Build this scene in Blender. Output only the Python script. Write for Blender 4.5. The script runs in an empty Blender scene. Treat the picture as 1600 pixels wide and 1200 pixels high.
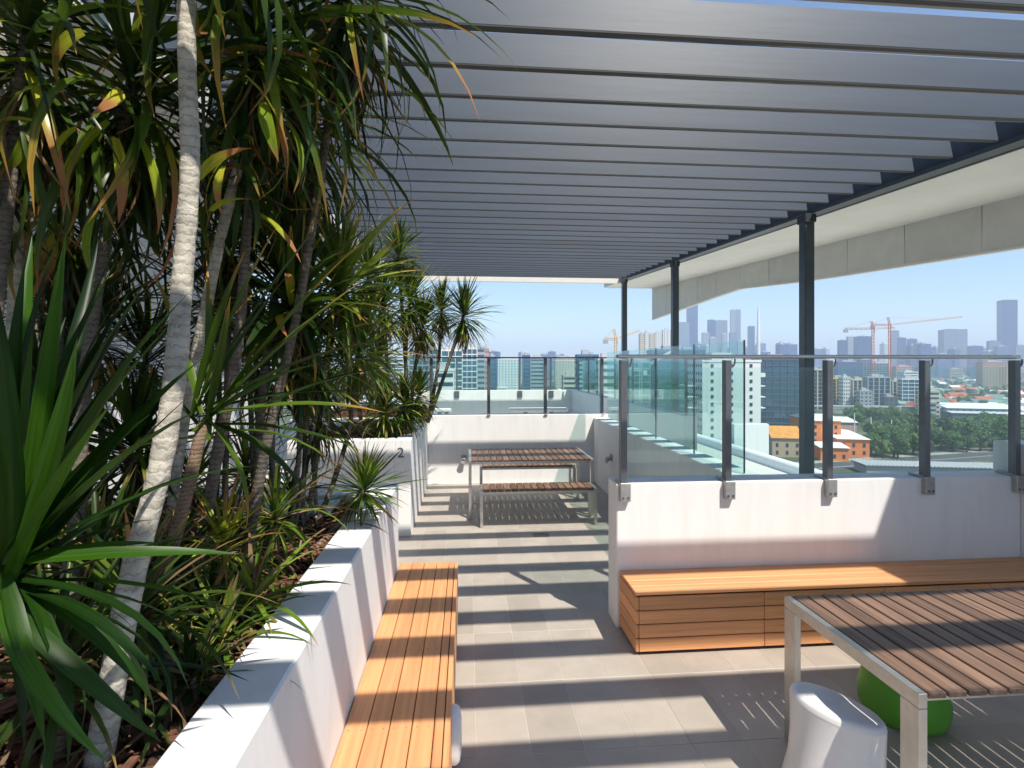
import bpy, math, random
from mathutils import Vector, Matrix, Euler, Quaternion
R = random.Random(7)
PI = math.pi
scn = bpy.context.scene
COL = scn.collection

# ------------------------------------------------------------------ camera
YAW = math.radians(4.88); EYE = 1.95; F = 820.0; HY = 570.0
cd = bpy.data.cameras.new('camera'); cam = bpy.data.objects.new('camera', cd); COL.objects.link(cam)
cd.sensor_width = 36; cd.lens = 36 * F / 1600; cd.shift_y = -30 / 1600.0
cd.clip_start = 0.05; cd.clip_end = 30000
cam.location = (0, 0, EYE); cam.rotation_euler = (PI / 2, 0, -YAW)
scn.camera = cam

# ------------------------------------------------------------------ world, sun, exposure
SUN = Vector((0.37, -0.56, 1.0)).normalized()          # towards the sun
w = bpy.data.worlds.new('World'); scn.world = w; w.use_nodes = True
nt = w.node_tree; nt.nodes.clear()
out = nt.nodes.new('ShaderNodeOutputWorld'); bg = nt.nodes.new('ShaderNodeBackground'); sky = nt.nodes.new('ShaderNodeTexSky')
sky.sky_type = 'NISHITA'; sky.sun_disc = False
sky.sun_elevation = math.asin(SUN.z); sky.sun_rotation = math.atan2(SUN.x, SUN.y)
sky.altitude = 50; sky.air_density = 1.0; sky.dust_density = 0.35; sky.ozone_density = 4.0
bg.inputs['Strength'].default_value = 0.118
nt.links.new(sky.outputs[0], bg.inputs['Color']); nt.links.new(bg.outputs[0], out.inputs[0])
sl = bpy.data.lights.new('sun', 'SUN'); sl.energy = 4.2; sl.angle = math.radians(0.53); sl.color = (1.0, 0.93, 0.82)
so = bpy.data.objects.new('sun', sl); COL.objects.link(so)
so.rotation_euler = SUN.to_track_quat('Z', 'Y').to_euler(); so.location = (20, -30, 60)
scn.view_settings.view_transform = 'Standard'; scn.view_settings.look = 'None'
scn.view_settings.exposure = 0.68; scn.view_settings.gamma = 1; scn.view_settings.use_curve_mapping = False
scn.render.engine = 'CYCLES'
cy = scn.cycles
cy.max_bounces = 8; cy.diffuse_bounces = 4; cy.glossy_bounces = 3; cy.transmission_bounces = 4
cy.transparent_max_bounces = 24; cy.volume_bounces = 1; cy.caustics_reflective = False; cy.caustics_refractive = False
cy.sample_clamp_indirect = 4; cy.use_denoising = True
try: cy.denoiser = 'OPENIMAGEDENOISE'
except Exception: pass

def P(px, py, d):
    """a point of the place: d metres in front of the eye, seen at px,py of the 1600x1200 photograph"""
    r = (px - 800) / F * d
    return Vector((r * math.cos(YAW) + d * math.sin(YAW), d * math.cos(YAW) - r * math.sin(YAW), EYE - (py - HY) / F * d))

# ------------------------------------------------------------------ materials
MATS = {}
def nodes(m):
    m.use_nodes = True; t = m.node_tree
    return t, t.nodes['Principled BSDF'], t.nodes['Material Output']
def mat(name, col, rough=0.6, metal=0.0, var=0.0, scale=6.0, bump=0.0, bscale=80.0, spec=0.5, objvar=0.0, stretch=None, coat=0.0):
    if name in MATS: return MATS[name]
    m = bpy.data.materials.new(name); t, b, o = nodes(m); L = t.links.new
    b.inputs['Roughness'].default_value = rough; b.inputs['Metallic'].default_value = metal
    b.inputs['Specular IOR Level'].default_value = spec
    if coat: b.inputs['Coat Weight'].default_value = coat
    tc = t.nodes.new('ShaderNodeTexCoord'); mp = t.nodes.new('ShaderNodeMapping')
    geo = t.nodes.new('ShaderNodeNewGeometry')
    L(geo.outputs['Position'], mp.inputs['Vector'])
    if stretch: mp.inputs['Scale'].default_value = stretch
    src = None
    if var > 0:
        n = t.nodes.new('ShaderNodeTexNoise'); n.inputs['Scale'].default_value = scale; n.inputs['Detail'].default_value = 6; n.inputs['Roughness'].default_value = .6
        L(mp.outputs[0], n.inputs['Vector'])
        mr = t.nodes.new('ShaderNodeMapRange'); mr.inputs[1].default_value = .3; mr.inputs[2].default_value = .7
        mr.inputs[3].default_value = 1 - var; mr.inputs[4].default_value = 1 + var
        L(n.outputs['Fac'], mr.inputs[0]); src = mr.outputs[0]
    if objvar > 0:
        oi = t.nodes.new('ShaderNodeObjectInfo'); mo = t.nodes.new('ShaderNodeMapRange')
        mo.inputs[3].default_value = 1 - objvar; mo.inputs[4].default_value = 1 + objvar
        L(oi.outputs['Random'], mo.inputs[0])
        if src is None: src = mo.outputs[0]
        else:
            mm = t.nodes.new('ShaderNodeMath'); mm.operation = 'MULTIPLY'; L(src, mm.inputs[0]); L(mo.outputs[0], mm.inputs[1]); src = mm.outputs[0]
    if src is not None:
        vm = t.nodes.new('ShaderNodeVectorMath'); vm.operation = 'SCALE'; vm.inputs[0].default_value = col
        L(src, vm.inputs['Scale']); L(vm.outputs[0], b.inputs['Base Color'])
    else: b.inputs['Base Color'].default_value = (*col, 1)
    if bump > 0:
        n2 = t.nodes.new('ShaderNodeTexNoise'); n2.inputs['Scale'].default_value = bscale; n2.inputs['Detail'].default_value = 4
        L(mp.outputs[0], n2.inputs['Vector']); bp = t.nodes.new('ShaderNodeBump'); bp.inputs['Strength'].default_value = bump; bp.inputs['Distance'].default_value = .01
        L(n2.outputs['Fac'], bp.inputs['Height']); L(bp.outputs[0], b.inputs['Normal'])
    MATS[name] = m; return m

def glass_mat(name, tint=(0.80, 0.93, 0.90), refl=0.10):
    m = bpy.data.materials.new(name); m.use_nodes = True; t = m.node_tree; t.nodes.clear(); L = t.links.new
    o = t.nodes.new('ShaderNodeOutputMaterial'); mx = t.nodes.new('ShaderNodeMixShader')
    tr = t.nodes.new('ShaderNodeBsdfTransparent'); tr.inputs[0].default_value = (*tint, 1)
    gl = t.nodes.new('ShaderNodeBsdfGlossy'); gl.inputs['Roughness'].default_value = 0.02; gl.inputs[0].default_value = (.9, .97, 1, 1)
    fr = t.nodes.new('ShaderNodeLayerWeight'); fr.inputs[0].default_value = .5
    pw = t.nodes.new('ShaderNodeMath'); pw.operation = 'POWER'; pw.inputs[1].default_value = 4.0; L(fr.outputs['Facing'], pw.inputs[0])
    ml = t.nodes.new('ShaderNodeMath'); ml.operation = 'MULTIPLY_ADD'; ml.inputs[1].default_value = .7; ml.inputs[2].default_value = .035
    L(pw.outputs[0], ml.inputs[0]); L(ml.outputs[0], mx.inputs[0]); L(tr.outputs[0], mx.inputs[1]); L(gl.outputs[0], mx.inputs[2]); L(mx.outputs[0], o.inputs[0])
    MATS[name] = m; return m

def leaf_mat(name, base, light, tip, dead=0.0, trans=0.35, rough=0.38):
    m = bpy.data.materials.new(name); t, b, o = nodes(m); L = t.links.new
    uv = t.nodes.new('ShaderNodeUVMap'); uv.uv_map = 'along'; sp = t.nodes.new('ShaderNodeSeparateXYZ'); L(uv.outputs[0], sp.inputs[0])
    uv2 = t.nodes.new('ShaderNodeUVMap'); uv2.uv_map = 'across'; s2 = t.nodes.new('ShaderNodeSeparateXYZ'); L(uv2.outputs[0], s2.inputs[0])
    oi = t.nodes.new('ShaderNodeObjectInfo')
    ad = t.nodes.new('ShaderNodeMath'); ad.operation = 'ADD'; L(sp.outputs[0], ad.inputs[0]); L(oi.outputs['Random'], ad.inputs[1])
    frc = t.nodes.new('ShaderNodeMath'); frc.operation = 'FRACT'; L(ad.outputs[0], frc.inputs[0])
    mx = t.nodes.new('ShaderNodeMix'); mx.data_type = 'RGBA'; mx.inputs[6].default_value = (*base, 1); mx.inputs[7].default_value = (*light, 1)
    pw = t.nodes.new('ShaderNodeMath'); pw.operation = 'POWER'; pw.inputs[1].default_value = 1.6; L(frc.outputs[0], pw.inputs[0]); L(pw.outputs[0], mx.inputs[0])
    # streaks along the blade
    cmb = t.nodes.new('ShaderNodeCombineXYZ'); L(s2.outputs[0], cmb.inputs[0]); L(frc.outputs[0], cmb.inputs[2])
    s3 = t.nodes.new('ShaderNodeMath'); s3.operation = 'MULTIPLY'; s3.inputs[1].default_value = .25; L(sp.outputs[1], s3.inputs[0]); L(s3.outputs[0], cmb.inputs[1])
    nz = t.nodes.new('ShaderNodeTexNoise'); nz.inputs['Scale'].default_value = 7; nz.inputs['Detail'].default_value = 3; L(cmb.outputs[0], nz.inputs['Vector'])
    mrs = t.nodes.new('ShaderNodeMapRange'); mrs.inputs[1].default_value = .3; mrs.inputs[2].default_value = .7; mrs.inputs[3].default_value = .7; mrs.inputs[4].default_value = 1.3; L(nz.outputs['Fac'], mrs.inputs[0])
    vs = t.nodes.new('ShaderNodeVectorMath'); vs.operation = 'SCALE'; L(mx.outputs[2], vs.inputs[0]); L(mrs.outputs[0], vs.inputs['Scale'])
    # tip
    tm = t.nodes.new('ShaderNodeMapRange'); tm.inputs[3].default_value = 0; tm.inputs[4].default_value = 1
    f1 = t.nodes.new('ShaderNodeMath'); f1.operation = 'MULTIPLY_ADD'; f1.inputs[1].default_value = -0.38; f1.inputs[2].default_value = 1.02 - dead; L(frc.outputs[0], f1.inputs[0])
    f2 = t.nodes.new('ShaderNodeMath'); f2.operation = 'ADD'; f2.inputs[1].default_value = 0.22; L(f1.outputs[0], f2.inputs[0])
    n3 = t.nodes.new('ShaderNodeMath'); n3.operation = 'MULTIPLY_ADD'; n3.inputs[1].default_value = .3; L(nz.outputs['Fac'], n3.inputs[0]); L(sp.outputs[1], n3.inputs[2])
    n4 = t.nodes.new('ShaderNodeMath'); n4.operation = 'SUBTRACT'; n4.inputs[1].default_value = .15; L(n3.outputs[0], n4.inputs[0])
    L(n4.outputs[0], tm.inputs[0]); L(f1.outputs[0], tm.inputs[1]); L(f2.outputs[0], tm.inputs[2])
    m2 = t.nodes.new('ShaderNodeMix'); m2.data_type = 'RGBA'; L(tm.outputs[0], m2.inputs[0]); L(vs.outputs[0], m2.inputs[6]); m2.inputs[7].default_value = (*tip, 1)
    L(m2.outputs[2], b.inputs['Base Color']); b.inputs['Roughness'].default_value = rough; b.inputs['Specular IOR Level'].default_value = .32
    tl = t.nodes.new('ShaderNodeBsdfTranslucent'); L(m2.outputs[2], tl.inputs[0]); ms = t.nodes.new('ShaderNodeMixShader'); ms.inputs[0].default_value = trans
    L(b.outputs[0], ms.inputs[1]); L(tl.outputs[0], ms.inputs[2]); L(ms.outputs[0], o.inputs[0])
    MATS[name] = m; return m

def ringed_bark(name, c1, c2, scale=9, fr=60.0):
    m = bpy.data.materials.new(name); t, b, o = nodes(m); L = t.links.new
    g = t.nodes.new('ShaderNodeNewGeometry')
    nz = t.nodes.new('ShaderNodeTexNoise'); nz.inputs['Scale'].default_value = 22; nz.inputs['Detail'].default_value = 6
    L(g.outputs['Position'], nz.inputs['Vector'])
    wv = t.nodes.new('ShaderNodeTexWave'); wv.wave_type = 'BANDS'; wv.bands_direction = 'Z'; wv.inputs['Scale'].default_value = scale
    wv.inputs['Distortion'].default_value = 4.5; wv.inputs['Detail'].default_value = 3; wv.inputs['Detail Scale'].default_value = 6
    L(g.outputs['Position'], wv.inputs['Vector'])
    cr = t.nodes.new('ShaderNodeValToRGB'); cr.color_ramp.elements[0].position = .02; cr.color_ramp.elements[1].position = .16
    cr.color_ramp.elements[0].color = (*c2, 1); cr.color_ramp.elements[1].color = (*c1, 1)
    L(wv.outputs['Fac'], cr.inputs[0])
    mr = t.nodes.new('ShaderNodeMapRange'); mr.inputs[1].default_value = .3; mr.inputs[2].default_value = .7; mr.inputs[3].default_value = .62; mr.inputs[4].default_value = 1.25; L(nz.outputs['Fac'], mr.inputs[0])
    vs = t.nodes.new('ShaderNodeVectorMath'); vs.operation = 'SCALE'; L(cr.outputs[0], vs.inputs[0]); L(mr.outputs[0], vs.inputs['Scale']); L(vs.outputs[0], b.inputs['Base Color'])
    ad = t.nodes.new('ShaderNodeMath'); ad.operation = 'ADD'; L(wv.outputs['Fac'], ad.inputs[0]); L(nz.outputs['Fac'], ad.inputs[1])
    bp = t.nodes.new('ShaderNodeBump'); bp.inputs['Strength'].default_value = .45; bp.inputs['Distance'].default_value = .004; L(ad.outputs[0], bp.inputs['Height']); L(bp.outputs[0], b.inputs['Normal'])
    b.inputs['Roughness'].default_value = .85; MATS[name] = m; return m

def wood_mat(name, col, axis, rough=.5, dark=.62, objvar=.16, gs=1.0):
    m = bpy.data.materials.new(name); t, b, o = nodes(m); L = t.links.new
    g = t.nodes.new('ShaderNodeNewGeometry'); oi = t.nodes.new('ShaderNodeObjectInfo'); mp = t.nodes.new('ShaderNodeMapping')
    s = [46 * gs] * 3; s['XYZ'.index(axis)] = 1.6 * gs; mp.inputs['Scale'].default_value = s
    va = t.nodes.new('ShaderNodeVectorMath'); va.operation = 'ADD'; cb = t.nodes.new('ShaderNodeMath'); cb.operation = 'MULTIPLY'; cb.inputs[1].default_value = 13; L(oi.outputs['Random'], cb.inputs[0])
    L(g.outputs['Position'], mp.inputs['Vector']); L(mp.outputs[0], va.inputs[0]); L(cb.outputs[0], va.inputs[1])
    nz = t.nodes.new('ShaderNodeTexNoise'); nz.inputs['Scale'].default_value = 1; nz.inputs['Detail'].default_value = 5; nz.inputs['Distortion'].default_value = .6; L(va.outputs[0], nz.inputs['Vector'])
    mr = t.nodes.new('ShaderNodeMapRange'); mr.inputs[1].default_value = .32; mr.inputs[2].default_value = .68; mr.inputs[3].default_value = dark; mr.inputs[4].default_value = 1.18; L(nz.outputs['Fac'], mr.inputs[0])
    mo = t.nodes.new('ShaderNodeMapRange'); mo.inputs[3].default_value = 1 - objvar; mo.inputs[4].default_value = 1 + objvar; L(oi.outputs['Random'], mo.inputs[0])
    mm = t.nodes.new('ShaderNodeMath'); mm.operation = 'MULTIPLY'; L(mr.outputs[0], mm.inputs[0]); L(mo.outputs[0], mm.inputs[1])
    vs = t.nodes.new('ShaderNodeVectorMath'); vs.operation = 'SCALE'; vs.inputs[0].default_value = col; L(mm.outputs[0], vs.inputs['Scale']); L(vs.outputs[0], b.inputs['Base Color'])
    bp = t.nodes.new('ShaderNodeBump'); bp.inputs['Strength'].default_value = .25; bp.inputs['Distance'].default_value = .003; L(nz.outputs['Fac'], bp.inputs['Height']); L(bp.outputs[0], b.inputs['Normal'])
    b.inputs['Roughness'].default_value = rough; MATS[name] = m; return m

def render_mat():
    """white painted render with faint streaks of dirt"""
    m = bpy.data.materials.new('white_render'); t, b, o = nodes(m); L = t.links.new
    g = t.nodes.new('ShaderNodeNewGeometry'); mp = t.nodes.new('ShaderNodeMapping'); mp.inputs['Scale'].default_value = (3.2, 3.2, .5); L(g.outputs['Position'], mp.inputs['Vector'])
    n = t.nodes.new('ShaderNodeTexNoise'); n.inputs['Scale'].default_value = 2.4; n.inputs['Detail'].default_value = 8; n.inputs['Roughness'].default_value = .65; L(mp.outputs[0], n.inputs['Vector'])
    cr = t.nodes.new('ShaderNodeValToRGB'); cr.color_ramp.elements[0].position = .28; cr.color_ramp.elements[1].position = .55
    cr.color_ramp.elements[0].color = (.765, .757, .745, 1); cr.color_ramp.elements[1].color = (.83, .83, .83, 1); L(n.outputs['Fac'], cr.inputs[0]); L(cr.outputs[0], b.inputs['Base Color'])
    n2 = t.nodes.new('ShaderNodeTexNoise'); n2.inputs['Scale'].default_value = 160; n2.inputs['Detail'].default_value = 3; L(g.outputs['Position'], n2.inputs['Vector'])
    bp = t.nodes.new('ShaderNodeBump'); bp.inputs['Strength'].default_value = .22; bp.inputs['Distance'].default_value = .003; L(n2.outputs['Fac'], bp.inputs['Height']); L(bp.outputs[0], b.inputs['Normal'])
    b.inputs['Roughness'].default_value = .75; MATS['white_render'] = m; return m

M = {}
M['white'] = render_mat()
M['tile'] = mat('floor_tile', (.42, .375, .325), .42, var=.10, scale=3.5, bump=.12, bscale=140, objvar=.08)
M['grout'] = mat('grout', (.55, .51, .45), .9, var=.1, scale=30)
M['bench_y'] = wood_mat('bench_timber_along', (.68, .32, .14), 'Y', .5, .88, .10)
M['bench_x'] = wood_mat('bench_timber_across', (.68, .32, .14), 'X', .5, .88, .10)
M['slat'] = wood_mat('table_slat_timber', (.215, .130, .088), 'Y', .5, .55, .28)
M['steel'] = mat('brushed_steel', (.62, .60, .56), .34, .85, var=.08, scale=20, bump=.05, bscale=200)
M['post'] = mat('slate_paint', (.060, .078, .095), .38, .2, var=.12, scale=12)
M['blade'] = mat('louver_metal', (.052, .070, .095), .5, .0, spec=.25, var=.10, scale=1.6, stretch=(.35, 3, 3), bump=.12, bscale=4, objvar=.07)
M['blade_under'] = mat('louver_underside', (.12, .11, .10), .14, .4, var=.1, scale=3)
M['black'] = mat('black_lip', (.012, .013, .016), .6)
M['gutter'] = mat('slate_gutter', (.035, .042, .055), .5, .1)
M['cream'] = mat('cream_soffit', (.76, .735, .70), .65, var=.05, scale=2)
M['panel'] = mat('fascia_panel_paint', (.62, .605, .58), .55, var=.06, scale=3, objvar=.05)
M['glass'] = glass_mat('clear_glass', (.90, .965, .955))
M['gglass'] = glass_mat('green_glass', (.83, .945, .93))
M['bar'] = mat('balustrade_bar', (.15, .16, .18), .38, .5, var=.1, scale=20)
M['clamp'] = mat('clamp_metal', (.40, .40, .39), .4, .5, var=.12, scale=30, bump=.1)
M['rail'] = mat('rail_steel', (.46, .46, .45), .3, .8)
M['white_plastic'] = mat('white_plastic', (.80, .80, .80), .28, var=.02, scale=10)
M['green_plastic'] = mat('green_plastic', (.10, .34, .025), .45, var=.06, scale=8)
M['mulch'] = mat('mulch', (.05, .025, .016), .95, var=.6, scale=60, bump=.8, bscale=120)
M['chip'] = mat('bark_chip', (.13, .055, .030), .9, var=.55, scale=40)
M['drain'] = mat('drain_metal', (.24, .23, .21), .5, .4)
M['ink'] = mat('number_ink', (.10, .10, .11), .5)
M['terrace'] = mat('terrace_membrane', (.60, .605, .54), .7, var=.08, scale=3)
M['lid'] = mat('pale_green_cover', (.42, .60, .50), .5, var=.1, scale=12)
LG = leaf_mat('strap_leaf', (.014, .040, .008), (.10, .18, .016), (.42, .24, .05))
LY = leaf_mat('old_sunlit_leaf', (.20, .30, .02), (.58, .56, .05), (.50, .22, .09), dead=.25, trans=.4, rough=.3)  # yellow of old leaves, brightened so the colour itself carries sunlight
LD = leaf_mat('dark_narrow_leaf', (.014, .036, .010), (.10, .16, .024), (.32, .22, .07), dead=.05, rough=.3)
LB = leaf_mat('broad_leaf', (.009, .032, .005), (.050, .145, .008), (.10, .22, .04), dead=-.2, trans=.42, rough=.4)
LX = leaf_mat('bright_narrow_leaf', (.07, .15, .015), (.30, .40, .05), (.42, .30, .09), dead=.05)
DD = leaf_mat('dead_leaf', (.16, .10, .055), (.34, .25, .15), (.22, .12, .055), dead=.3, trans=.2, rough=.8)
BARK = ringed_bark('pale_trunk_bark', (.46, .43, .37), (.31, .28, .23), 11)
BARK2 = ringed_bark('grey_stem_bark', (.16, .135, .11), (.08, .065, .05), 14)
BARK3 = ringed_bark('brown_stem_bark', (.22, .15, .10), (.09, .06, .04), 22)

# ------------------------------------------------------------------ mesh helpers
class MB:
    def __init__(s): s.v = []; s.f = []; s.uv = []; s.uv2 = []; s.smooth = False
    def box(s, x0, x1, y0, y1, z0, z1):
        b = len(s.v)
        s.v += [(x0,y0,z0),(x1,y0,z0),(x1,y1,z0),(x0,y1,z0),(x0,y0,z1),(x1,y0,z1),(x1,y1,z1),(x0,y1,z1)]
        s.f += [(b,b+3,b+2,b+1),(b+4,b+5,b+6,b+7),(b,b+1,b+5,b+4),(b+1,b+2,b+6,b+5),(b+2,b+3,b+7,b+6),(b+3,b,b+4,b+7)]
        return s
    def bbox(s, x0, x1, y0, y1, z0, z1, c=.006):
        """box with chamfered edges"""
        c = min(c, (x1-x0)*.45, (y1-y0)*.45, (z1-z0)*.45); b = len(s.v); idx = {}
        for ix, (xa, sx) in enumerate(((x0,1),(x1,-1))):
            for iy, (ya, sy) in enumerate(((y0,1),(y1,-1))):
                for iz, (za, sz) in enumerate(((z0,1),(z1,-1))):
                    for a, p in (('x',(xa,ya+sy*c,za+sz*c)),('y',(xa+sx*c,ya,za+sz*c)),('z',(xa+sx*c,ya+sy*c,za))):
                        idx[(ix,iy,iz,a)] = len(s.v); s.v.append(p)
        def q(l, flip): s.f.append(tuple(l[::-1] if flip else l))
        for i in (0,1):
            q([idx[(i,0,0,'x')],idx[(i,1,0,'x')],idx[(i,1,1,'x')],idx[(i,0,1,'x')]], i==0)
            q([idx[(0,i,0,'y')],idx[(0,i,1,'y')],idx[(1,i,1,'y')],idx[(1,i,0,'y')]], i==0)
            q([idx[(0,0,i,'z')],idx[(1,0,i,'z')],idx[(1,1,i,'z')],idx[(0,1,i,'z')]], i==0)
        for a in (0,1):
            for d in (0,1):
                q([idx[(a,d,0,'x')],idx[(a,d,0,'y')],idx[(a,d,1,'y')],idx[(a,d,1,'x')]], a==d)
                q([idx[(a,0,d,'x')],idx[(a,1,d,'x')],idx[(a,1,d,'z')],idx[(a,0,d,'z')]], a==d)
                q([idx[(0,a,d,'y')],idx[(0,a,d,'z')],idx[(1,a,d,'z')],idx[(1,a,d,'y')]], a==d)
        for ix in (0,1):
            for iy in (0,1):
                for iz in (0,1):
                    q([idx[(ix,iy,iz,'x')],idx[(ix,iy,iz,'y')],idx[(ix,iy,iz,'z')]], (ix+iy+iz)%2==1)
        return s
    def prism(s, poly, h0, h1, axis='Z'):
        """extrude a 2D polygon along an axis"""
        b = len(s.v); n = len(poly)
        def mk(p, h): return {'Z':(p[0],p[1],h),'X':(h,p[0],p[1]),'Y':(p[0],h,p[1])}[axis]
        s.v += [mk(p,h0) for p in poly] + [mk(p,h1) for p in poly]
        s.f.append(tuple(range(b+n-1,b-1,-1))); s.f.append(tuple(range(b+n,b+2*n)))
        for i in range(n): j=(i+1)%n; s.f.append((b+i,b+j,b+n+j,b+n+i))
        return s
    def tube(s, pts, rads, n=8, cap=True):
        b = len(s.v); pts = [Vector(p) for p in pts]; up = Vector((0.3,.2,1)).normalized(); prev = None
        for i, p in enumerate(pts):
            d = (pts[min(i+1,len(pts)-1)] - pts[max(i-1,0)]).normalized()
            if prev is None:
                a = d.cross(Vector((1,0,0)) if abs(d.x)<.8 else Vector((0,1,0))).normalized()
            else: a = (prev - d*prev.dot(d)).normalized()
            prev = a; c = d.cross(a); r = rads[i] if hasattr(rads,'__len__') else rads
            for k in range(n):
                t = 2*PI*k/n; s.v.append(tuple(p + a*(r*math.cos(t)) + c*(r*math.sin(t))))
        for i in range(len(pts)-1):
            for k in range(n):
                k2=(k+1)%n; s.f.append((b+i*n+k,b+i*n+k2,b+(i+1)*n+k2,b+(i+1)*n+k))
        if cap:
            s.f.append(tuple(range(b+n-1,b-1,-1))); e=b+(len(pts)-1)*n; s.f.append(tuple(range(e,e+n)))
        return s
    def quadp(s, a, b_, c, d):
        b = len(s.v); s.v += [tuple(a),tuple(b_),tuple(c),tuple(d)]; s.f.append((b,b+1,b+2,b+3)); return s
    def mesh(s, name, m):
        me = bpy.data.meshes.new(name); me.from_pydata(s.v, [], s.f)
        if s.uv:
            for nm, dat in (('along', s.uv), ('across', s.uv2)):
                l = me.uv_layers.new(name=nm)
                vi = [0]*len(me.loops); me.loops.foreach_get('vertex_index', vi)
                flat = []
                for i in vi: flat += dat[i]
                l.data.foreach_set('uv', flat)
        if m is not None: me.materials.append(m)
        if s.smooth: me.polygons.foreach_set('use_smooth', [True]*len(me.polygons))
        me.update(); return me

def link(name, me, parent=None, kind=None):
    o = bpy.data.objects.new(name, me); COL.objects.link(o)
    if parent is not None: o.parent = parent
    if kind: o['kind'] = kind
    return o
def part(name, mb, m, parent, label=None, kind=None, loc=None):
    o = link(name, mb.mesh(name, m), parent, kind)
    if loc: o.location = loc
    if label: o['label'] = label
    return o
def empty(name, loc, label, cat, group=None, rz=0):
    o = bpy.data.objects.new(name, None); COL.objects.link(o); o.location = loc; o.rotation_euler = (0,0,rz)
    o.empty_display_size = .1; o['label'] = label; o['category'] = cat
    if group: o['group'] = group
    return o
def tag(o, label, cat, group=None):
    o['label'] = label; o['category'] = cat
    if group: o['group'] = group
    return o
def copy_tree(o, parent=None):
    c = o.copy(); COL.objects.link(c)
    if parent is not None: c.parent = parent
    for ch in list(o.children): copy_tree(ch, c)
    return c
def struct(name, mb, m): return link(name, mb.mesh(name, m), None, 'structure')
def box(*a): return MB().box(*a)
def bbox(*a, c=.006): return MB().bbox(*a, c=c)

# ================================================================== THE ROOF DECK
GZ = -42.0
# building under the deck
struct('deck_slab', MB().box(-6, 2.35, -4, 21, -.6, -.03), M['grout'])
# tiled floor
TW, TL = .275, .6
floor = struct('deck_floor', box(-.9, 4.6, .5, 8.75, -.03, .0012), M['grout'])
variants = [bbox(0, TW-.004, 0, TL-.004, -.004, .003, c=.0008).mesh('tile', M['tile'])]
nt_ = 0
for j in range(14):
    for i in range(-4, 17):
        x0 = .05 + i*TW; y0 = .81 + j*TL
        if x0 < -.64-TW or y0 > 8.6: continue
        if x0 > 2.1 and y0 > 4.0: continue
        if x0 < -.52-TW and y0 < 3.9: continue
        if y0 < 1.2: continue
        o = link('tile', variants[0], floor); o.location = (x0, y0, R.uniform(-.0006, .0006)); nt_ += 1
struct('far_terrace_floor', box(-3.2, 4.25, 8.86, 19.9, -.02, .0), M['terrace'])
struct('lower_roof', box(2.36, 15.4, 3.0, 60, -3.5, -3.2), M['terrace'])
struct('deck_floor_outer', MB().box(-6, -.91, -4, 8.85, -.03, -.004).box(-.9, 4.6, -4, .495, -.03, -.004), M['tile'])

# --- planters and walls (white render)
H = 1.07
def planter(x0, x1, y0, y1, z, label, soil, t=.18):
    e = empty('planter', ((x0+x1)/2, (y0+y1)/2, 0), label, 'planter')
    mb = lambda *a: bbox(*a, c=.008)
    cx, cyy = e.location.x, e.location.y
    def pt(nm, m_, mtl, **k):
        m_.v = [(a-cx, b-cyy, c) for a, b, c in m_.v]; return part(nm, m_, mtl, e, **k)
    pt('wall', mb(x1-t, x1, y0, y1, 0, z), M['white'])
    pt('wall', mb(x0, x0+t, y0, y1, 0, z), M['white'])
    pt('wall', mb(x0+t, x1-t, y1-.3, y1, 0, z), M['white'])
    pt('wall', mb(x0+t, x1-t, y0, y0+t, 0, z), M['white'])
    # lumpy soil
    s = MB(); nx, ny = 30, 60
    X0, X1, Y0, Y1 = x0+t, x1-t, y0+t, y1-.3
    for j in range(ny+1):
        for i in range(nx+1):
            X = X0+(X1-X0)*i/nx; Y = Y0+(Y1-Y0)*j/ny
            s.v.append((X, Y, soil+.025*math.sin(X*9)*math.cos(Y*7)+R.uniform(-.012,.012)))
    for j in range(ny):
        for i in range(nx):
            a = j*(nx+1)+i; s.f.append((a, a+1, a+nx+2, a+nx+1))
    pt('soil', s, M['mulch'], kind='stuff')
    ch = MB()
    for k in range(int(2600*(X1-X0)*(Y1-Y0)/3)+400):
        X = R.uniform(X0, X1); Y = R.uniform(Y0, Y1); a = R.uniform(0, 2*PI); l = R.uniform(.012, .04); wd = l*R.uniform(.3,.6)
        tz = R.uniform(-.5,.5); z0 = soil+R.uniform(.01,.04)
        u = Vector((math.cos(a), math.sin(a), tz))*l; v = Vector((-math.sin(a), math.cos(a), R.uniform(-.5,.5)))*wd; p = Vector((X,Y,z0)); n = u.cross(v).normalized()*.004
        b = len(ch.v); ch.v += [tuple(p-u-v-n),tuple(p+u-v-n),tuple(p+u+v-n),tuple(p-u+v-n),tuple(p-u*.8-v*.8+n),tuple(p+u*.9-v+n),tuple(p+u*.7+v*.8+n),tuple(p-u+v+n)]
        ch.f += [(b+4,b+5,b+6,b+7),(b,b+1,b+5,b+4),(b+1,b+2,b+6,b+5),(b+2,b+3,b+7,b+6),(b+3,b,b+4,b+7)]
    pt('bark_chips', ch, M['chip'], kind='stuff')
    return e
planter(-2.75, -.51, -1.0, 3.97, H, 'long white rendered planter behind the slatted bench, filled with red-brown bark mulch', .985)
pl2 = planter(-2.0, -.64, 6.03, 8.62, 1.10, 'white rendered planter marked with a grey 2 near the far table', 1.03)
pl3 = planter(-2.9, -1.0, 8.9, 12.5, 1.05, 'white planter beyond the far table, behind the one marked 2', .98)
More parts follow.
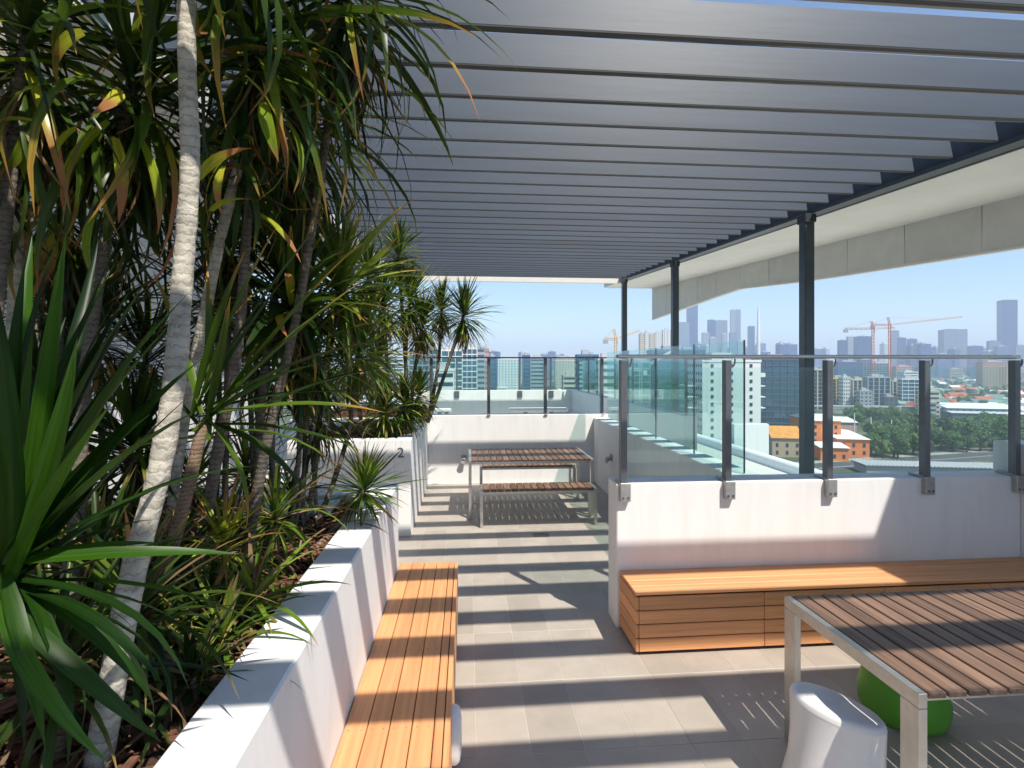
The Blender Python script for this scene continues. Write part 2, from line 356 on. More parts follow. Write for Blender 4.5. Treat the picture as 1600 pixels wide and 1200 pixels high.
# the number 2
tc = bpy.data.curves.new('number', 'FONT'); tc.body = '2'; tc.size = .165; tc.extrude = .002; tc.align_x = 'CENTER'
to = bpy.data.objects.new('tmp', tc); COL.objects.link(to)
dg = bpy.context.evaluated_depsgraph_get(); me = bpy.data.meshes.new_from_object(to.evaluated_get(dg)); me.materials.clear(); me.materials.append(M['ink'])
bpy.data.objects.remove(to)
num = link('number', me, pl2); num.location = (-.75 - pl2.location.x, 6.027 - pl2.location.y, .90); num.rotation_euler = (PI/2, 0, 0)

def wall(name, x0, x1, y0, y1, z0, z1, label, m='white'):
    cx, cyy = (x0+x1)/2, (y0+y1)/2
    o = link(name, bbox(x0-cx, x1-cx, y0-cyy, y1-cyy, z0, z1, c=.008).mesh(name, M[m])); o.location = (cx, cyy, 0)
    return tag(o, label, 'wall')
wall('parapet_wall', 1.10, 4.37, 3.80, 4.03, 0, H, 'white parapet wall behind the long timber box bench, carrying the nearest glass balustrade')
wall('return_wall', 4.373, 4.60, -2.0, 4.03, 0, H+.25, 'shaded white wall closing the right end of the timber box bench')
wall('side_parapet', 2.10, 2.35, 4.033, 8.60, 0, H, 'white parapet running away beside the far picnic table, under frameless green glass')
wall('back_wall', -.64, 2.35, 8.603, 8.83, 0, 1.13, 'white wall directly behind the far slatted picnic table')
wall('far_parapet', -3.2, 4.25, 19.9, 20.15, 0, .98, 'low white parapet at the far edge of the terrace, behind the two stone seats')
wall('far_side_parapet', 4.0, 4.25, 9.4, 19.897, 0, 1.0, 'grey shaded parapet closing the far terrace on the side of the towers')
# outer kerb of the side terrace with a rounded top
kerb = MB(); poly = [(15.2, -3.2), (15.75, -3.2), (15.75, -2.9)] + [(15.475+.275*math.cos(t), -2.9+.2*math.sin(t)) for t in [PI*i/8 for i in range(1, 8)]] + [(15.2, -2.9)]
kerb.prism(poly, 3.0, 60, 'Y'); ko = link('outer_kerb', kerb.mesh('outer_kerb', M['white'])); tag(ko, 'round topped white kerb edging the pale lower roof beyond the dark posts', 'kerb')
wall('outside_wall', 19.0, 21.6, 36, 36.4, -8, -2.3, 'grey white wall stub standing beyond the round topped kerb')
wall('building_wall', -3.25, -3.0, -6, 7.6, 0, 7.5, 'tall white building wall behind the tropical plants, striped with sun', 'white')
tag(part('lid', bbox(-.28, .28, -.16, .16, 0, .025), M['lid'], None, loc=(-1.12, 3.42, 1.03)), 'pale green flat cover lying on the mulch near the small spiky plant', 'cover')

# --- pergola
def zl(y): return 3.82 + .0571*y
perg = empty('louvred_pergola', (1.5, 7, 3.9), 'long grey pergola of angled metal louvres over the roof deck', 'pergola')
def pp(name, mb, m, **k):
    mb.v = [(a-1.5, b-7, c-3.9) for a, b, c in mb.v]; return part(name, mb, m, perg, **k)
BX0, BX1 = -2.15, 5.02
web = MB(); b_h, t_ = .252, .018
web.prism([(0, 0), (t_, 0.0), (t_+.046, b_h), (.046, b_h)], 0, BX1-BX0, 'X')
web.prism([(t_+.0095, .03), (.094, .022), (.106, .03), (.106, .046), (t_+.0095, .046)], 0, BX1-BX0, 'X')
mweb = web.mesh('louver_blade', M['blade'])
und = MB(); und.prism([(.029, .0285), (.105, .0205), (.105, .0195), (.029, .0275)], 0, BX1-BX0, 'X'); mund = und.mesh('underside', M['blade_under'])
lip_mb = MB(); lip_mb.prism([(.001, -.012), (.050, -.004), (.050, .018), (.001, -.001)], 0, BX1-BX0, 'X'); mlip = lip_mb.mesh('lip', M['black'])  # black strip along the lower front edge of the blade
nb = 0
for k in range(-8, 38):
    y = .345 + .469*k
    if y > 17.1: break
    o = link('louver_blade', mweb, perg); o.location = (BX0-1.5, y-7, zl(y)-3.9)
    o.rotation_euler = (R.uniform(-.012, .012), 0, R.uniform(-.0006, .0006))
    u = link('underside', mund, o); g = link('lip', mlip, o); nb += 1
# end brackets between blades on the right side, gutter and beams
def slope_box(x0, x1, y0, y1, dz0, dz1):
    mb = MB(); mb.v = [(x0,y0,zl(y0)+dz0),(x1,y0,zl(y0)+dz0),(x1,y1,zl(y1)+dz0),(x0,y1,zl(y1)+dz0),(x0,y0,zl(y0)+dz1),(x1,y0,zl(y0)+dz1),(x1,y1,zl(y1)+dz1),(x0,y1,zl(y1)+dz1)]
    mb.f = [(0,3,2,1),(4,5,6,7),(0,1,5,4),(1,2,6,5),(2,3,7,6),(3,0,4,7)]; return mb
pp('gutter', slope_box(5.14, 5.24, -3.5, 17.2, -.01, .27), M['gutter'])
pp('side_beam', slope_box(5.06, 5.25, -3.5, 17.2, -.06, -.013), M['post'])
pp('edge_trim', slope_box(5.253, 5.28, -3.5, 17.2, -.07, .10), M['bar'])
pp('side_beam', slope_box(-2.30, -2.155, -3.5, 17.2, -.07, .26), M['cream'], label='cream edge beam above the plants')
pp('end_beam', slope_box(-2.30, 5.30, 17.205, 17.40, -.12, .26), M['cream'], label='cream far edge beam')
pp('end_trim', slope_box(-2.30, 5.30, 17.405, 17.43, -.04, .03), M['bar'])
for (px, yy) in ((1260, 7.36), (1054, 12.3), (975, 16.4)):
    x = 5.0
    o = pp('post', bbox(x-.075, x+.075, yy-.075, yy+.075, -3.2, zl(yy)-.078, c=.008), M['post'])
    pp('post_head', bbox(x-.085, x+.085, yy-.1, yy+.1, zl(yy)-.20, zl(yy)-.08, c=.004), M['gutter'])

# --- white canopy roof to the right of the pergola
can = empty('roof_canopy', (6.2, 10, 4.2), 'cream roof overhang with panelled fascia to the right of the pergola', 'roof')
def cp(name, mb, m, **k):
    mb.v = [(a-6.2, b-10, c-4.2) for a, b, c in mb.v]; return part(name, mb, m, can, **k)
cp('soffit', slope_box(5.285, 7.2, 2.4, 19.95, -.02, .16), M['cream'])
def fb(y):   # bottom edge of the fascia
    if y < 13.45: return zl(y) - .67 + max(0, (y-10.5))*.028
    t = (y-13.45)/(20-13.45); return (zl(13.45)-.587)*(1-t) + 3.73*t
ys = [2.4]
y = 2.85
while y < 19.8: ys.append(y); y += 1.31
ys.append(19.98)
for a, b_ in zip(ys[:-1], ys[1:]):
    mb = MB(); g_ = .008
    for X in (7.2, 7.235):
        for (yy, zz) in ((a+g_, fb(a)), (b_-g_, fb(b_)), (b_-g_, zl(b_)+.20), (a+g_, zl(a)+.20)): mb.v.append((X, yy, zz))
    mb.f = [(0,3,2,1),(4,5,6,7),(0,1,5,4),(1,2,6,5),(2,3,7,6),(3,0,4,7)]
    cp('fascia_panel', mb, M['panel'])
mb = MB()
for a, b_ in zip(ys[:-1], ys[1:]):
    q = len(mb.v)
    for X in (7.19, 7.30):
        for (yy, zz) in ((a, fb(a)-.035), (b_, fb(b_)-.035), (b_, fb(b_)-.003), (a, fb(a)-.003)): mb.v.append((X, yy, zz))
    mb.f += [(q,q+3,q+2,q+1),(q+4,q+5,q+6,q+7),(q,q+1,q+5,q+4),(q+2,q+3,q+7,q+6)]
cp('fascia_lip', mb, M['cream'])
cp('backing', slope_box(7.24, 7.29, 2.4, 19.98, -.25, .19), M['gutter'])
# end fascia returning across to the pergola
mb = MB().prism([(5.4, zl(19.95)-.02), (7.3, zl(19.95)-.02), (7.3, zl(19.95)+.22), (5.4, zl(19.95)+.22)], 19.99, 20.05, 'Y'); cp('end_fascia', mb, M['panel'])
# unseen slab behind and right of the eye, added to shade the bench end
ro = link('shade_slab', bbox(4.60, 8.5, -5.0, 2.35, 4.35, 4.6, c=.01).mesh('shade_slab', M['cream'])); tag(ro, 'unseen cream slab added over the right end of the deck for its shade', 'roof')
# left soffit between pergola and building wall
lsm = slope_box(-3.0, -2.31, -3.5, 17.2, .02, .18); l2 = slope_box(-9.0, -3.003, 7.7, 17.2, .02, .18); lsm.f += [tuple(i+8 for i in f) for f in l2.f]; lsm.v += l2.v
lo = link('left_soffit', lsm.mesh('left_soffit', M['cream'])); tag(lo, 'cream roof overhang between the pergola and the tall white building wall', 'roof')

# --- balustrades
def glass_pane(x0, x1, y0, y1, z0, z1): return MB().box(x0, x1, y0, y1, z0, z1)
bal = empty('glass_balustrade', (2.74, 3.84, H), 'nearest glass balustrade with dark flat posts clamped to the white parapet', 'balustrade')
def bp_(name, mb, m, **k):
    mb.v = [(a-2.74, b-3.84, c-H) for a, b, c in mb.v]; return part(name, mb, m, bal, **k)
PX = [1.15, 1.95, 2.755, 3.555, 4.32]
for x in PX:
    p = bp_('post', bbox(x-.024, x+.024, 3.775, 3.835, H-.085, 1.985, c=.003), M['bar'])
    p2 = bp_('clamp', MB().bbox(x-.032, x+.045, 3.755, 3.7985, H-.125, H+.012, c=.004).bbox(x-.03, x+.03, 3.7985, 3.93, H+.002, H+.02, c=.003), M['clamp'])
    bo = MB()
    for (dx, dz) in ((-.012,-.095),(.026,-.095)): bo.tube([(x+dx,3.7485,H+dz),(x+dx,3.756,H+dz)], .008, 6)
    bo.v = [(a-2.74, b-3.84, c-H) for a, b, c in bo.v]; q = link('bolt', bo.mesh('bolt', M['bar']), p2)
    bp_('rail_bracket', MB().tube([(x+.024,3.80,1.93),(x+.05,3.80,1.94),(x+.062,3.80,1.965),(x+.062,3.80,1.995)], .007, 6), M['bar'])
for a, b_ in zip(PX[:-1], PX[1:]): bp_('glass_pane', glass_pane(a+.028, b_-.028, 3.838, 3.848, H+.03, 1.93), M['glass'])
bp_('handrail', bbox(1.10, 4.37, 3.79, 3.835, 1.998, 2.026, c=.008), M['rail'])
# frameless glass on the side parapet
fg = empty('frameless_glass', (2.22, 6, H), 'frameless green glass screen standing on the parapet beside the far picnic table', 'glass screen')
for a, b_ in zip([4.06, 5.0, 6.05, 7.13], [4.99, 6.04, 7.12, 8.2]):
    mb = glass_pane(0, .012, a-6, b_-6, .005, 1.08); part('glass_pane', mb, M['gglass'], fg)
    for yy in (a+.012, ):
        part('joint', box(-.001, .013, yy-6-.012-.006, yy-6-.012-.001, .005, 1.08), M['gutter'], fg)
# balustrade on the back wall
bk = empty('glass_balustrade', (.9, 8.7, 1.13), 'glass balustrade on the white wall behind the far picnic table', 'balustrade')
BPX = [-.587, .354, 1.30, 2.26]
for x in BPX:
    part('post', bbox(x-.9-.025, x-.9+.025, -.04, .03, 0.0, .925, c=.003), M['bar'], bk)
    part('clamp', bbox(x-.9-.03, x-.9+.03, -.13, -.1, -.0, .012, c=.003), M['clamp'], bk)
for a, b_ in zip(BPX[:-1], BPX[1:]): part('glass_pane', glass_pane(a-.9+.028, b_-.9-.028, .0, .01, .02, .88), M['glass'], bk)
part('handrail', bbox(-1.55, 1.45, -.025, .02, .927, .95, c=.006), M['bar'], bk)
# second glass run beyond on the side of the terrace, with green glass towards the towers
g2 = empty('glass_balustrade', (4.12, 14.6, 1.0), 'green glass balustrade along the far terrace parapet on the side of the towers', 'balustrade')
for k in range(7):
    yy = 9.6 + k*1.6
    part('post', bbox(-.02, .02, yy-14.6-.03, yy-14.6+.03, -.1, 1.12, c=.003), M['bar'], g2)
    if k < 6: part('glass_pane', glass_pane(-.005, .005, yy-14.6+.04, yy-14.6+1.56, .02, 1.1), M['gglass'], g2)
# far balustrade
M['gglass2'] = glass_mat('pale_glass', (.87, .955, .945))
g3 = empty('glass_balustrade', (1, 20, .98), 'glass balustrade along the far edge of the terrace', 'balustrade')
fx = [-2.9, -.39, 2.0, 3.2, 4.6]
for x in fx:
    part('post', bbox(x-1-.035, x-1+.035, -.05, .05, -.0, 1.22, c=.003), M['bar'], g3)
    part('clamp', bbox(x-1-.09, x-1+.09, -.15, -.102, -.28, -.02, c=.004), M['bar'], g3)
for a, b_ in zip(fx[:-1], fx[1:]): part('glass_pane', glass_pane(a-1+.04, b_-1-.04, -.005, .005, .02, 1.18), M['gglass2'], g3)
part('handrail', bbox(-4.0, 3.8, -.03, .03, 1.222, 1.26, c=.01), M['bar'], g3)

# --- slatted timber bench on the left
lb = empty('slatted_bench', (-.29, 2.4, 0), 'long honey timber slatted bench built against the long white planter', 'bench')
bx = [(-.505, -.415), (-.411, -.323), (-.319, -.231), (-.227, -.139), (-.135, -.098)]
bseg = [(0.7, 2.25), (2.253, 4.03)]
for i, (a, b_) in enumerate(bx):
    off = 0.0
    o = part('slat', bbox(a+.29, b_+.29, .7-2.4, 4.03-2.4, .42, .45+R.uniform(-.0008,.0008), c=.003), M['bench_y'], lb)
for k in range(4):
    part('front_board', bbox(-.094+.29, -.070+.29, .7-2.4, 4.03-2.4, .06+k*.0975, .06+k*.0975+.0945, c=.003), M['bench_y'], lb)
    part('end_board', bbox(-.505+.29, -.097+.29, 4.008-2.4, 4.03-2.4, .06+k*.0895, .06+k*.0895+.087, c=.003), M['bench_x'], lb)
part('frame', box(-.49+.29, -.11+.29, .72-2.4, 4.0-2.4, 0, .415), M['gutter'], lb)
sc_ = MB()
for y_ in [1.0, 1.6, 2.2, 2.8, 3.4, 3.95]:
    for (a, b_) in bx[:4]:
        for dx in (.02, -.02): sc_.tube([(((a if dx > 0 else b_)+dx)+.29, y_-2.4, .4495), (((a if dx > 0 else b_)+dx)+.29, y_-2.4, .4512)], .003, 5)
part('screws', sc_, M['drain'], lb, kind='stuff')
# white oval fitting on the bench side
mb = MB(); mb.smooth = True; n = 20; rings = [(0, 1), (.02, 1), (.035, .9), (.043, .6), (.046, .01)]
for (dx, s_) in rings:
    for k in range(n): t = 2*PI*k/n; mb.v.append((dx, .09*s_*math.cos(t), .13*s_*math.sin(t)))
for i in range(len(rings)-1):
    for k in range(n): mb.f.append((i*n+k, i*n+(k+1)%n, (i+1)*n+(k+1)%n, (i+1)*n+k))
wf = link('step_light', mb.mesh('step_light', M['white_plastic'])); wf.location = (-.0695, 2.45, .235); tag(wf, 'white oval light fitting on the open side of the long slatted bench', 'light')

# --- timber box bench on the right
rb = empty('box_bench', (2.74, 3.59, 0), 'long honey timber box bench against the white parapet under the balustrade', 'bench')
bw = .3775/4
for k in range(4):
    y0 = 3.422 + k*bw
    part('seat_board', bbox(1.12-2.74, 4.368-2.74, y0-3.59+.002, y0+bw-.002-3.59, .405, .43, c=.003), M['bench_x'], rb)
for k in range(4):
    z0 = .03 + k*.0925
    for (a, b_) in ((1.147, 2.02), (2.023, 2.9), (2.903, 3.7), (3.703, 4.366)):
        o = part('front_board', bbox(a-2.74, b_-2.74, 3.42-3.59, 3.442-3.59, z0, z0+.0865, c=.004), M['bench_x'], rb)
    part('end_board', bbox(1.122-2.74, 1.1445-2.74, 3.422-3.59, 3.797-3.59, z0, z0+.0865, c=.004), M['bench_y'], rb)
part('frame', box(1.17-2.74, 4.36-2.74, 3.46-3.59, 3.79-3.59, 0, .40), M['gutter'], rb)
sc_ = MB()
for x in (1.17, 1.58, 2.0, 2.045, 2.45, 2.88, 2.93, 3.3):
    for k in range(4):
        for dz in (.02, .068): sc_.tube([(x-2.74, 3.4195-3.59, .03+k*.0925+dz), (x-2.74, 3.421-3.59, .03+k*.0925+dz)], .0032, 5)
part('screws', sc_, M['drain'], rb, kind='stuff')

# --- slatted tables and benches
def table_parts(root, lx, wy, zt, leg_w, frame_h=.055, pitch=.0795):
    t = .035
    for x in (0, lx-t):
        part('end_frame', bbox(x, x+t, 0, wy, zt-frame_h, zt, c=.002), M['steel'], root)
        part('leg', bbox(x, x+t, 0, leg_w, 0, zt-frame_h-.0005, c=.002), M['steel'], root)
        part('leg', bbox(x, x+t, wy-leg_w, wy, 0, zt-frame_h-.0005, c=.002), M['steel'], root)
    part('rail', box(t, lx-t, .05, .09, zt-.06, zt-.026), M['steel'], root)
    part('rail', box(t, lx-t, wy-.09, wy-.05, zt-.06, zt-.026), M['steel'], root)
    n = int((lx-2*t-.004)/pitch); pw = (lx-2*t)/n
    sm = bbox(0, pw-.010, .0, wy, -.022, 0, c=.003).mesh('slat', M['slat'])
    for i in range(n):
        o = link('slat', sm, root); o.location = (t+.005+i*pw, 0, zt+.001+R.uniform(-.001,.001))
t1 = empty('slatted_table', (1.65, 1.79, 0), 'near slatted dark timber table with a brushed steel frame, beside the white stool', 'table')
table_parts(t1, 1.62, .82, .742, .085)
t2 = empty('slatted_table', (.02, 6.64, 0), 'far slatted timber picnic table with thin steel legs by the white back wall', 'table')
table_parts(t2, 1.60, .92, .742, .05, .045)
b1 = empty('slatted_bench', (.155, 6.26, 0), 'slatted timber bench in front of the far picnic table', 'bench')
table_parts(b1, 1.42, .36, .45, .045, .045)
b2 = empty('slatted_bench', (.19, 7.74, 0), 'slatted timber bench behind the far picnic table, close to the back wall', 'bench')
table_parts(b2, 1.42, .36, .45, .045, .045)

# --- stools
def loft(secs, n=40, cap=True):
    """secs: list of (cx, cy, z, rx, ry, z_fn)"""
    mb = MB(); mb.smooth = True
    for (cx, cyy, z, rx, ry, zf) in secs:
        for k in range(n):
            t = 2*PI*k/n; x = rx*math.cos(t); y = ry*math.sin(t)
            mb.v.append((cx+x, cyy+y, z+(zf(x/max(rx,1e-4), y/max(ry,1e-4)) if zf else 0)))
    for i in range(len(secs)-1):
        for k in range(n): k2=(k+1)%n; mb.f.append((i*n+k, i*n+k2, (i+1)*n+k2, (i+1)*n+k))
    if cap: mb.f.append(tuple(range((len(secs)-1)*n, len(secs)*n)))
    return mb
tilt = lambda x, y: .004*y*y
secs = [(0,0,0,.235,.225,None),(0,0,.012,.24,.23,None),(0,0,.10,.215,.21,None),(0,0,.2,.178,.19,None),(0,0,.3,.142,.185,None),(0,0,.4,.118,.190,None),(0,0,.445,.110,.192,tilt),(0,0,.462,.106,.188,tilt),(0,0,.472,.097,.176,tilt),(0,0,.474,.08,.15,tilt),(0,0,.470,.05,.08,tilt),(0,0,.468,.004,.006,tilt)]
st = empty('moulded_stool', (1.60, 2.16, 0), 'white moulded plastic stool with oval top at the near table corner', 'stool', rz=math.radians(30))
part('body', loft(secs[:7], cap=False), M['white_plastic'], st); 
part('seat', loft([(0,0,.4455,.1105,.1925,tilt)]+secs[7:]), M['white_plastic'], st)
gs = [(0,0,0,.19,.19,None),(0,0,.01,.215,.215,None),(0,0,.05,.24,.24,None),(0,0,.12,.245,.245,None),(0,0,.2,.225,.225,None),(0,0,.3,.205,.205,None),(0,0,.38,.185,.185,None),(0,0,.42,.178,.178,None),(0,0,.44,.170,.170,None),(0,0,.45,.15,.15,None),(0,0,.448,.06,.06,None),(0,0,.446,.003,.003,None)]
gs = [(a,b,c,d*.88,e*.88,f) for a,b,c,d,e,f in gs]
g_ = empty('moulded_stool', (2.42, 2.73, 0), 'rounded bright green plastic stool pushed under the near table', 'stool')
part('body', loft(gs[:8], cap=False), M['green_plastic'], g_); part('seat', loft([(0,0,.4205,.156,.156,None)]+gs[8:]), M['green_plastic'], g_)

# --- small fittings
def cone_light(loc, rot, label):
    mb = MB(); mb.smooth = True; n = 14
    for (r, x) in ((.02, 0), (.03, .02), (.045, .06), (.055, .085), (.05, .085), (.0, .06)):
        for k in range(n): t = 2*PI*k/n; mb.v.append((x, r*math.cos(t), r*math.sin(t)*.9 - x*.5))
    for i in range(5):
        for k in range(n): mb.f.append((i*n+k, i*n+(k+1)%n, (i+1)*n+(k+1)%n, (i+1)*n+k))
    e = empty('wall_light', loc, label, 'light', rz=rot)
    part('shade', mb, M['clamp'], e); part('back_plate', bbox(-.0, .012, -.04, .04, -.05, .05, c=.003), M['clamp'], e)
cone_light((2.098, 7.5, .60), PI, 'small grey cone wall light on the shaded parapet by the far table')
cone_light((-.06, 8.60, .43), -PI/2, 'small pale wall light low on the back wall behind the far table legs')
dr = empty('floor_drain', (.84, 5.95, .005), 'small square metal floor drain in front of the far slatted bench', 'drain')
part('frame', MB().box(-.09,.09,-.06,-.05,0,.004).box(-.09,.09,.05,.06,0,.004).box(-.09,-.08,-.05,.05,0,.004).box(.08,.09,-.05,.05,0,.004), M['drain'], dr)
mbb = MB()
for i in range(7): mbb.box(-.075+i*.023, -.063+i*.023, -.05, .05, -.001, .003)
part('grate', mbb, M['drain'], dr)
# stone seats on the far terrace
def stone_seat(x0, x1, y, label):
    e = empty('stone_seat', ((x0+x1)/2, y, 0), label, 'bench'); h = (x1-x0)/2
    part('seat', bbox(-h, h, -.22, .22, .34, .46, c=.02), M['cream'], e)
    for x in (-h*.45, h*.45): part('leg', bbox(x-.06, x+.06, -.15, .15, 0, .338, c=.01), M['drain'], e)
stone_seat(-1.1, -.55, 18.2, 'short pale slab seat on the far terrace beside the plants')
stone_seat(1.45, 3.45, 18.0, 'long pale slab seat on the far terrace in front of the low parapet')

# ================================================================== PLANTS
def leaf_geo(mb, M4, L, W, droop, rnd, seg=7, fold=.25, curl=0.0):
    """one strap leaf: starts along +X, bends down, tapers to a point"""
    b = len(mb.v); x = z = yy = 0.0; ds = L/seg
    for i in range(seg+1):
        t = i/seg; a = -droop*(t**1.4)
        if i: x += ds*math.cos(a); z += ds*math.sin(a); yy += ds*math.sin(curl*t)
        w_ = W*.5*(min(1, .55+1.6*t) * (1-max(0, (t-.45)/.55)**1.7)) if i < seg else 0.0005
        tw = curl*t*.8
        for s in (-1, 0, 1):
            p = Vector((x + (0 if s else 0), yy + s*w_*math.cos(tw), z + (fold*w_ if s else 0) + s*w_*math.sin(tw)))
            mb.v.append(tuple(M4 @ p) if M4 is not None else tuple(p)); mb.uv.append((rnd, t)); mb.uv2.append((s*.5+.5, 0))
    for i in range(seg):
        for s in (0, 1):
            q = b+i*3+s; mb.f.append((q, q+1, q+4, q+3))
LEAFMESH = {}
def leaf_mesh(mname, droop_i, cl):
    key = (mname, droop_i, cl)
    if key not in LEAFMESH:
        mb = MB(); mb.smooth = True; leaf_geo(mb, None, 1.0, 1.0*.0, 0, 0) if False else None
        leaf_geo(mb, None, 1.0, .075, [.15, .5, .95, 1.5, 2.1][droop_i], 0, fold=.3, curl=[-.25, .05, .3][cl])
        LEAFMESH[key] = mb.mesh('leaf', MATS[mname])
    return LEAFMESH[key]
def axis_frame(ax):
    q = Vector(ax).normalized(); return Vector((0, 0, 1)).rotation_difference(q).to_matrix().to_4x4()
def rosette(parent, c, R_, n, mname='strap_leaf', wid=.034, elev=(-.9, 1.35), parts=True, ax=(0,0,1), stem=.16, alt=None, altp=.0, droopk=1.0, lenv=.25, az=None, base=None):
    """a head of leaves radiating from the end of a stem; parts: every leaf an object, else one joined part"""
    c = Vector(c); A = axis_frame(ax); o0 = parent.location if parent is not None else Vector()
    joined = {}
    for i in range(n):
        t = (i+.5)/n                       # 0 = lowest, oldest; 1 = newest, upright
        e = elev[0] + (elev[1]-elev[0])*(t**.8) + R.uniform(-.18, .18)
        a = i*2.39996 + R.uniform(-.3, .3) if az is None else R.uniform(*az)
        L_ = R_*(1 + R.uniform(-lenv, lenv))*(.80+.45*math.sin(PI*min(1, t*1.05)))
        di = 0 if e > 1.05 else 1 if e > .6 else 2 if e > .15 else 3 if e > -.4 else 3
        di = max(0, min(4, int(round(di*droopk + R.uniform(-.6, .6)))))
        mn = mname if (alt is None or R.random() > altp) else alt
        Wd = wid*R.uniform(.8, 1.2)
        M4 = Matrix.Translation(c - o0 + Vector(ax).normalized()*(stem*(t-.6))) @ A @ Matrix.Rotation(a, 4, 'Z') @ Matrix.Rotation(-e, 4, 'Y') @ Matrix.Rotation(R.uniform(-.35, .35), 4, 'X')
        if parts:
            o = link('leaf', leaf_mesh(mn, di, R.randrange(3)), parent)
            o.matrix_local = M4 @ Matrix.Diagonal((L_, Wd/.075, L_, 1))
        else:
            mb = joined.setdefault(mn, MB()); mb.smooth = True
            leaf_geo(mb, M4, L_, Wd, [.15, .5, .95, 1.5, 2.1][di], R.random(), seg=5, curl=R.uniform(-.3, .3))
    for mn, mb in joined.items():
        part('foliage', mb, MATS[mn], parent, kind='stuff')
def skirt(parent, c, R_, n, wid=.014):
    mb = MB(); mb.smooth = True; o0 = parent.location
    for i in range(n):
        a = R.uniform(0, 2*PI); M4 = Matrix.Translation(Vector(c)-o0+Vector((0,0,-R.uniform(.02,.16)))) @ Matrix.Rotation(a, 4, 'Z') @ Matrix.Rotation(R.uniform(.2, 1.35), 4, 'Y')
        leaf_geo(mb, M4, R_*R.uniform(.5, 1.1), wid*R.uniform(.6, 1.3), R.uniform(.2, 1.2), R.random(), seg=5, curl=R.uniform(-.6, .6))
    part('dead_leaves', mb, DD, parent, kind='stuff')
def stem(parent, pts, r0, r1, m=None, seg=5, name='trunk', wob=.012):
    pts = [Vector(p) for p in pts]; o0 = parent.location; P2 = []
    for i in range(len(pts)-1):
        p0 = pts[max(i-1,0)]; p1 = pts[i]; p2 = pts[i+1]; p3 = pts[min(i+2, len(pts)-1)]
        for k in range(seg):
            t = k/seg; P2.append(.5*((2*p1)+(-p0+p2)*t+(2*p0-5*p1+4*p2-p3)*t*t+(-p0+3*p1-3*p2+p3)*t**3))
    P2.append(pts[-1]); n = len(P2)
    rad = [(r0+(r1-r0)*i/(n-1))*(1+R.uniform(-.06, .06)) for i in range(n)]
    mb = MB(); mb.smooth = True; mb.tube([p-o0 for p in P2], rad, 12)
    return part(name, mb, m or BARK2, parent)
def soilpt(px, py, z=.98):
    d = (EYE-z)*F/(py-HY); return P(px, py, d)
def plant(name, base, label, cat='plant', group=None): return empty(name, tuple(base), label, cat, group)

# 1. the tall pale trunk
base = soilpt(150, 1215, .98)
D0 = base.y*math.cos(YAW)+base.x*math.sin(YAW)
tr = plant('dragon_tree', base, 'tall dragon tree with thick pale ringed trunk striped by louvre shadow, leaves overhead', 'tree')
tp = [base]+[P(px, py, dd) for px, py, dd in ((186, 1010, 1.22), (214, 870, 1.27), (247, 745, 1.32), (272, 600, 1.38), (285, 440, 1.45), (297, 260, 1.50), (293, 120, 1.52), (290, -20, 1.54), (287, -190, 1.55))]
stem(tr, tp, .0285, .0235, BARK, 8)
rosette(tr, tp[-1], .62, 60, 'strap_leaf', .034, elev=(-1.0, 1.3), alt='old_sunlit_leaf', altp=.15)

# 2. broad leafed plant low in the left foreground
base = soilpt(-120, 1260, .98)
c2 = P(5, 900, .88)
br = plant('broad_leaf_plant', base, 'nearest plant, broad glossy green sword leaves fanning up from its lower stem', 'plant')
stem(br, [base, (base+c2)/2+Vector((.02,0,0)), c2], .022, .018, BARK3)
def aimed(parent, c, tip, L_, W_, mname='broad_leaf', droop=1, roll=0):
    """a leaf from c towards tip"""
    c = Vector(c); d = (Vector(tip)-c); q = Vector((1,0,0)).rotation_difference(d.normalized())
    L_ = d.length*1.06 if L_ is None else L_
    # keep the blade's own up roughly world up
    X = d.normalized(); Y = Vector((0,0,1)).cross(X)
    if Y.length < .05: Y = Vector((0,1,0))
    Y.normalize(); Z = X.cross(Y); Rm = Matrix((X, Y, Z)).transposed().to_4x4()
    lift = [.05, .17, .34, .5, .7][droop]
    o = link('leaf', leaf_mesh(mname, droop, R.randrange(3)), parent)
    o.matrix_local = Matrix.Translation(c-parent.location) @ Rm @ Matrix.Rotation(roll, 4, 'X') @ Matrix.Rotation(-lift, 4, 'Y') @ Matrix.Diagonal((L_, W_/.075, L_, 1))
    return o
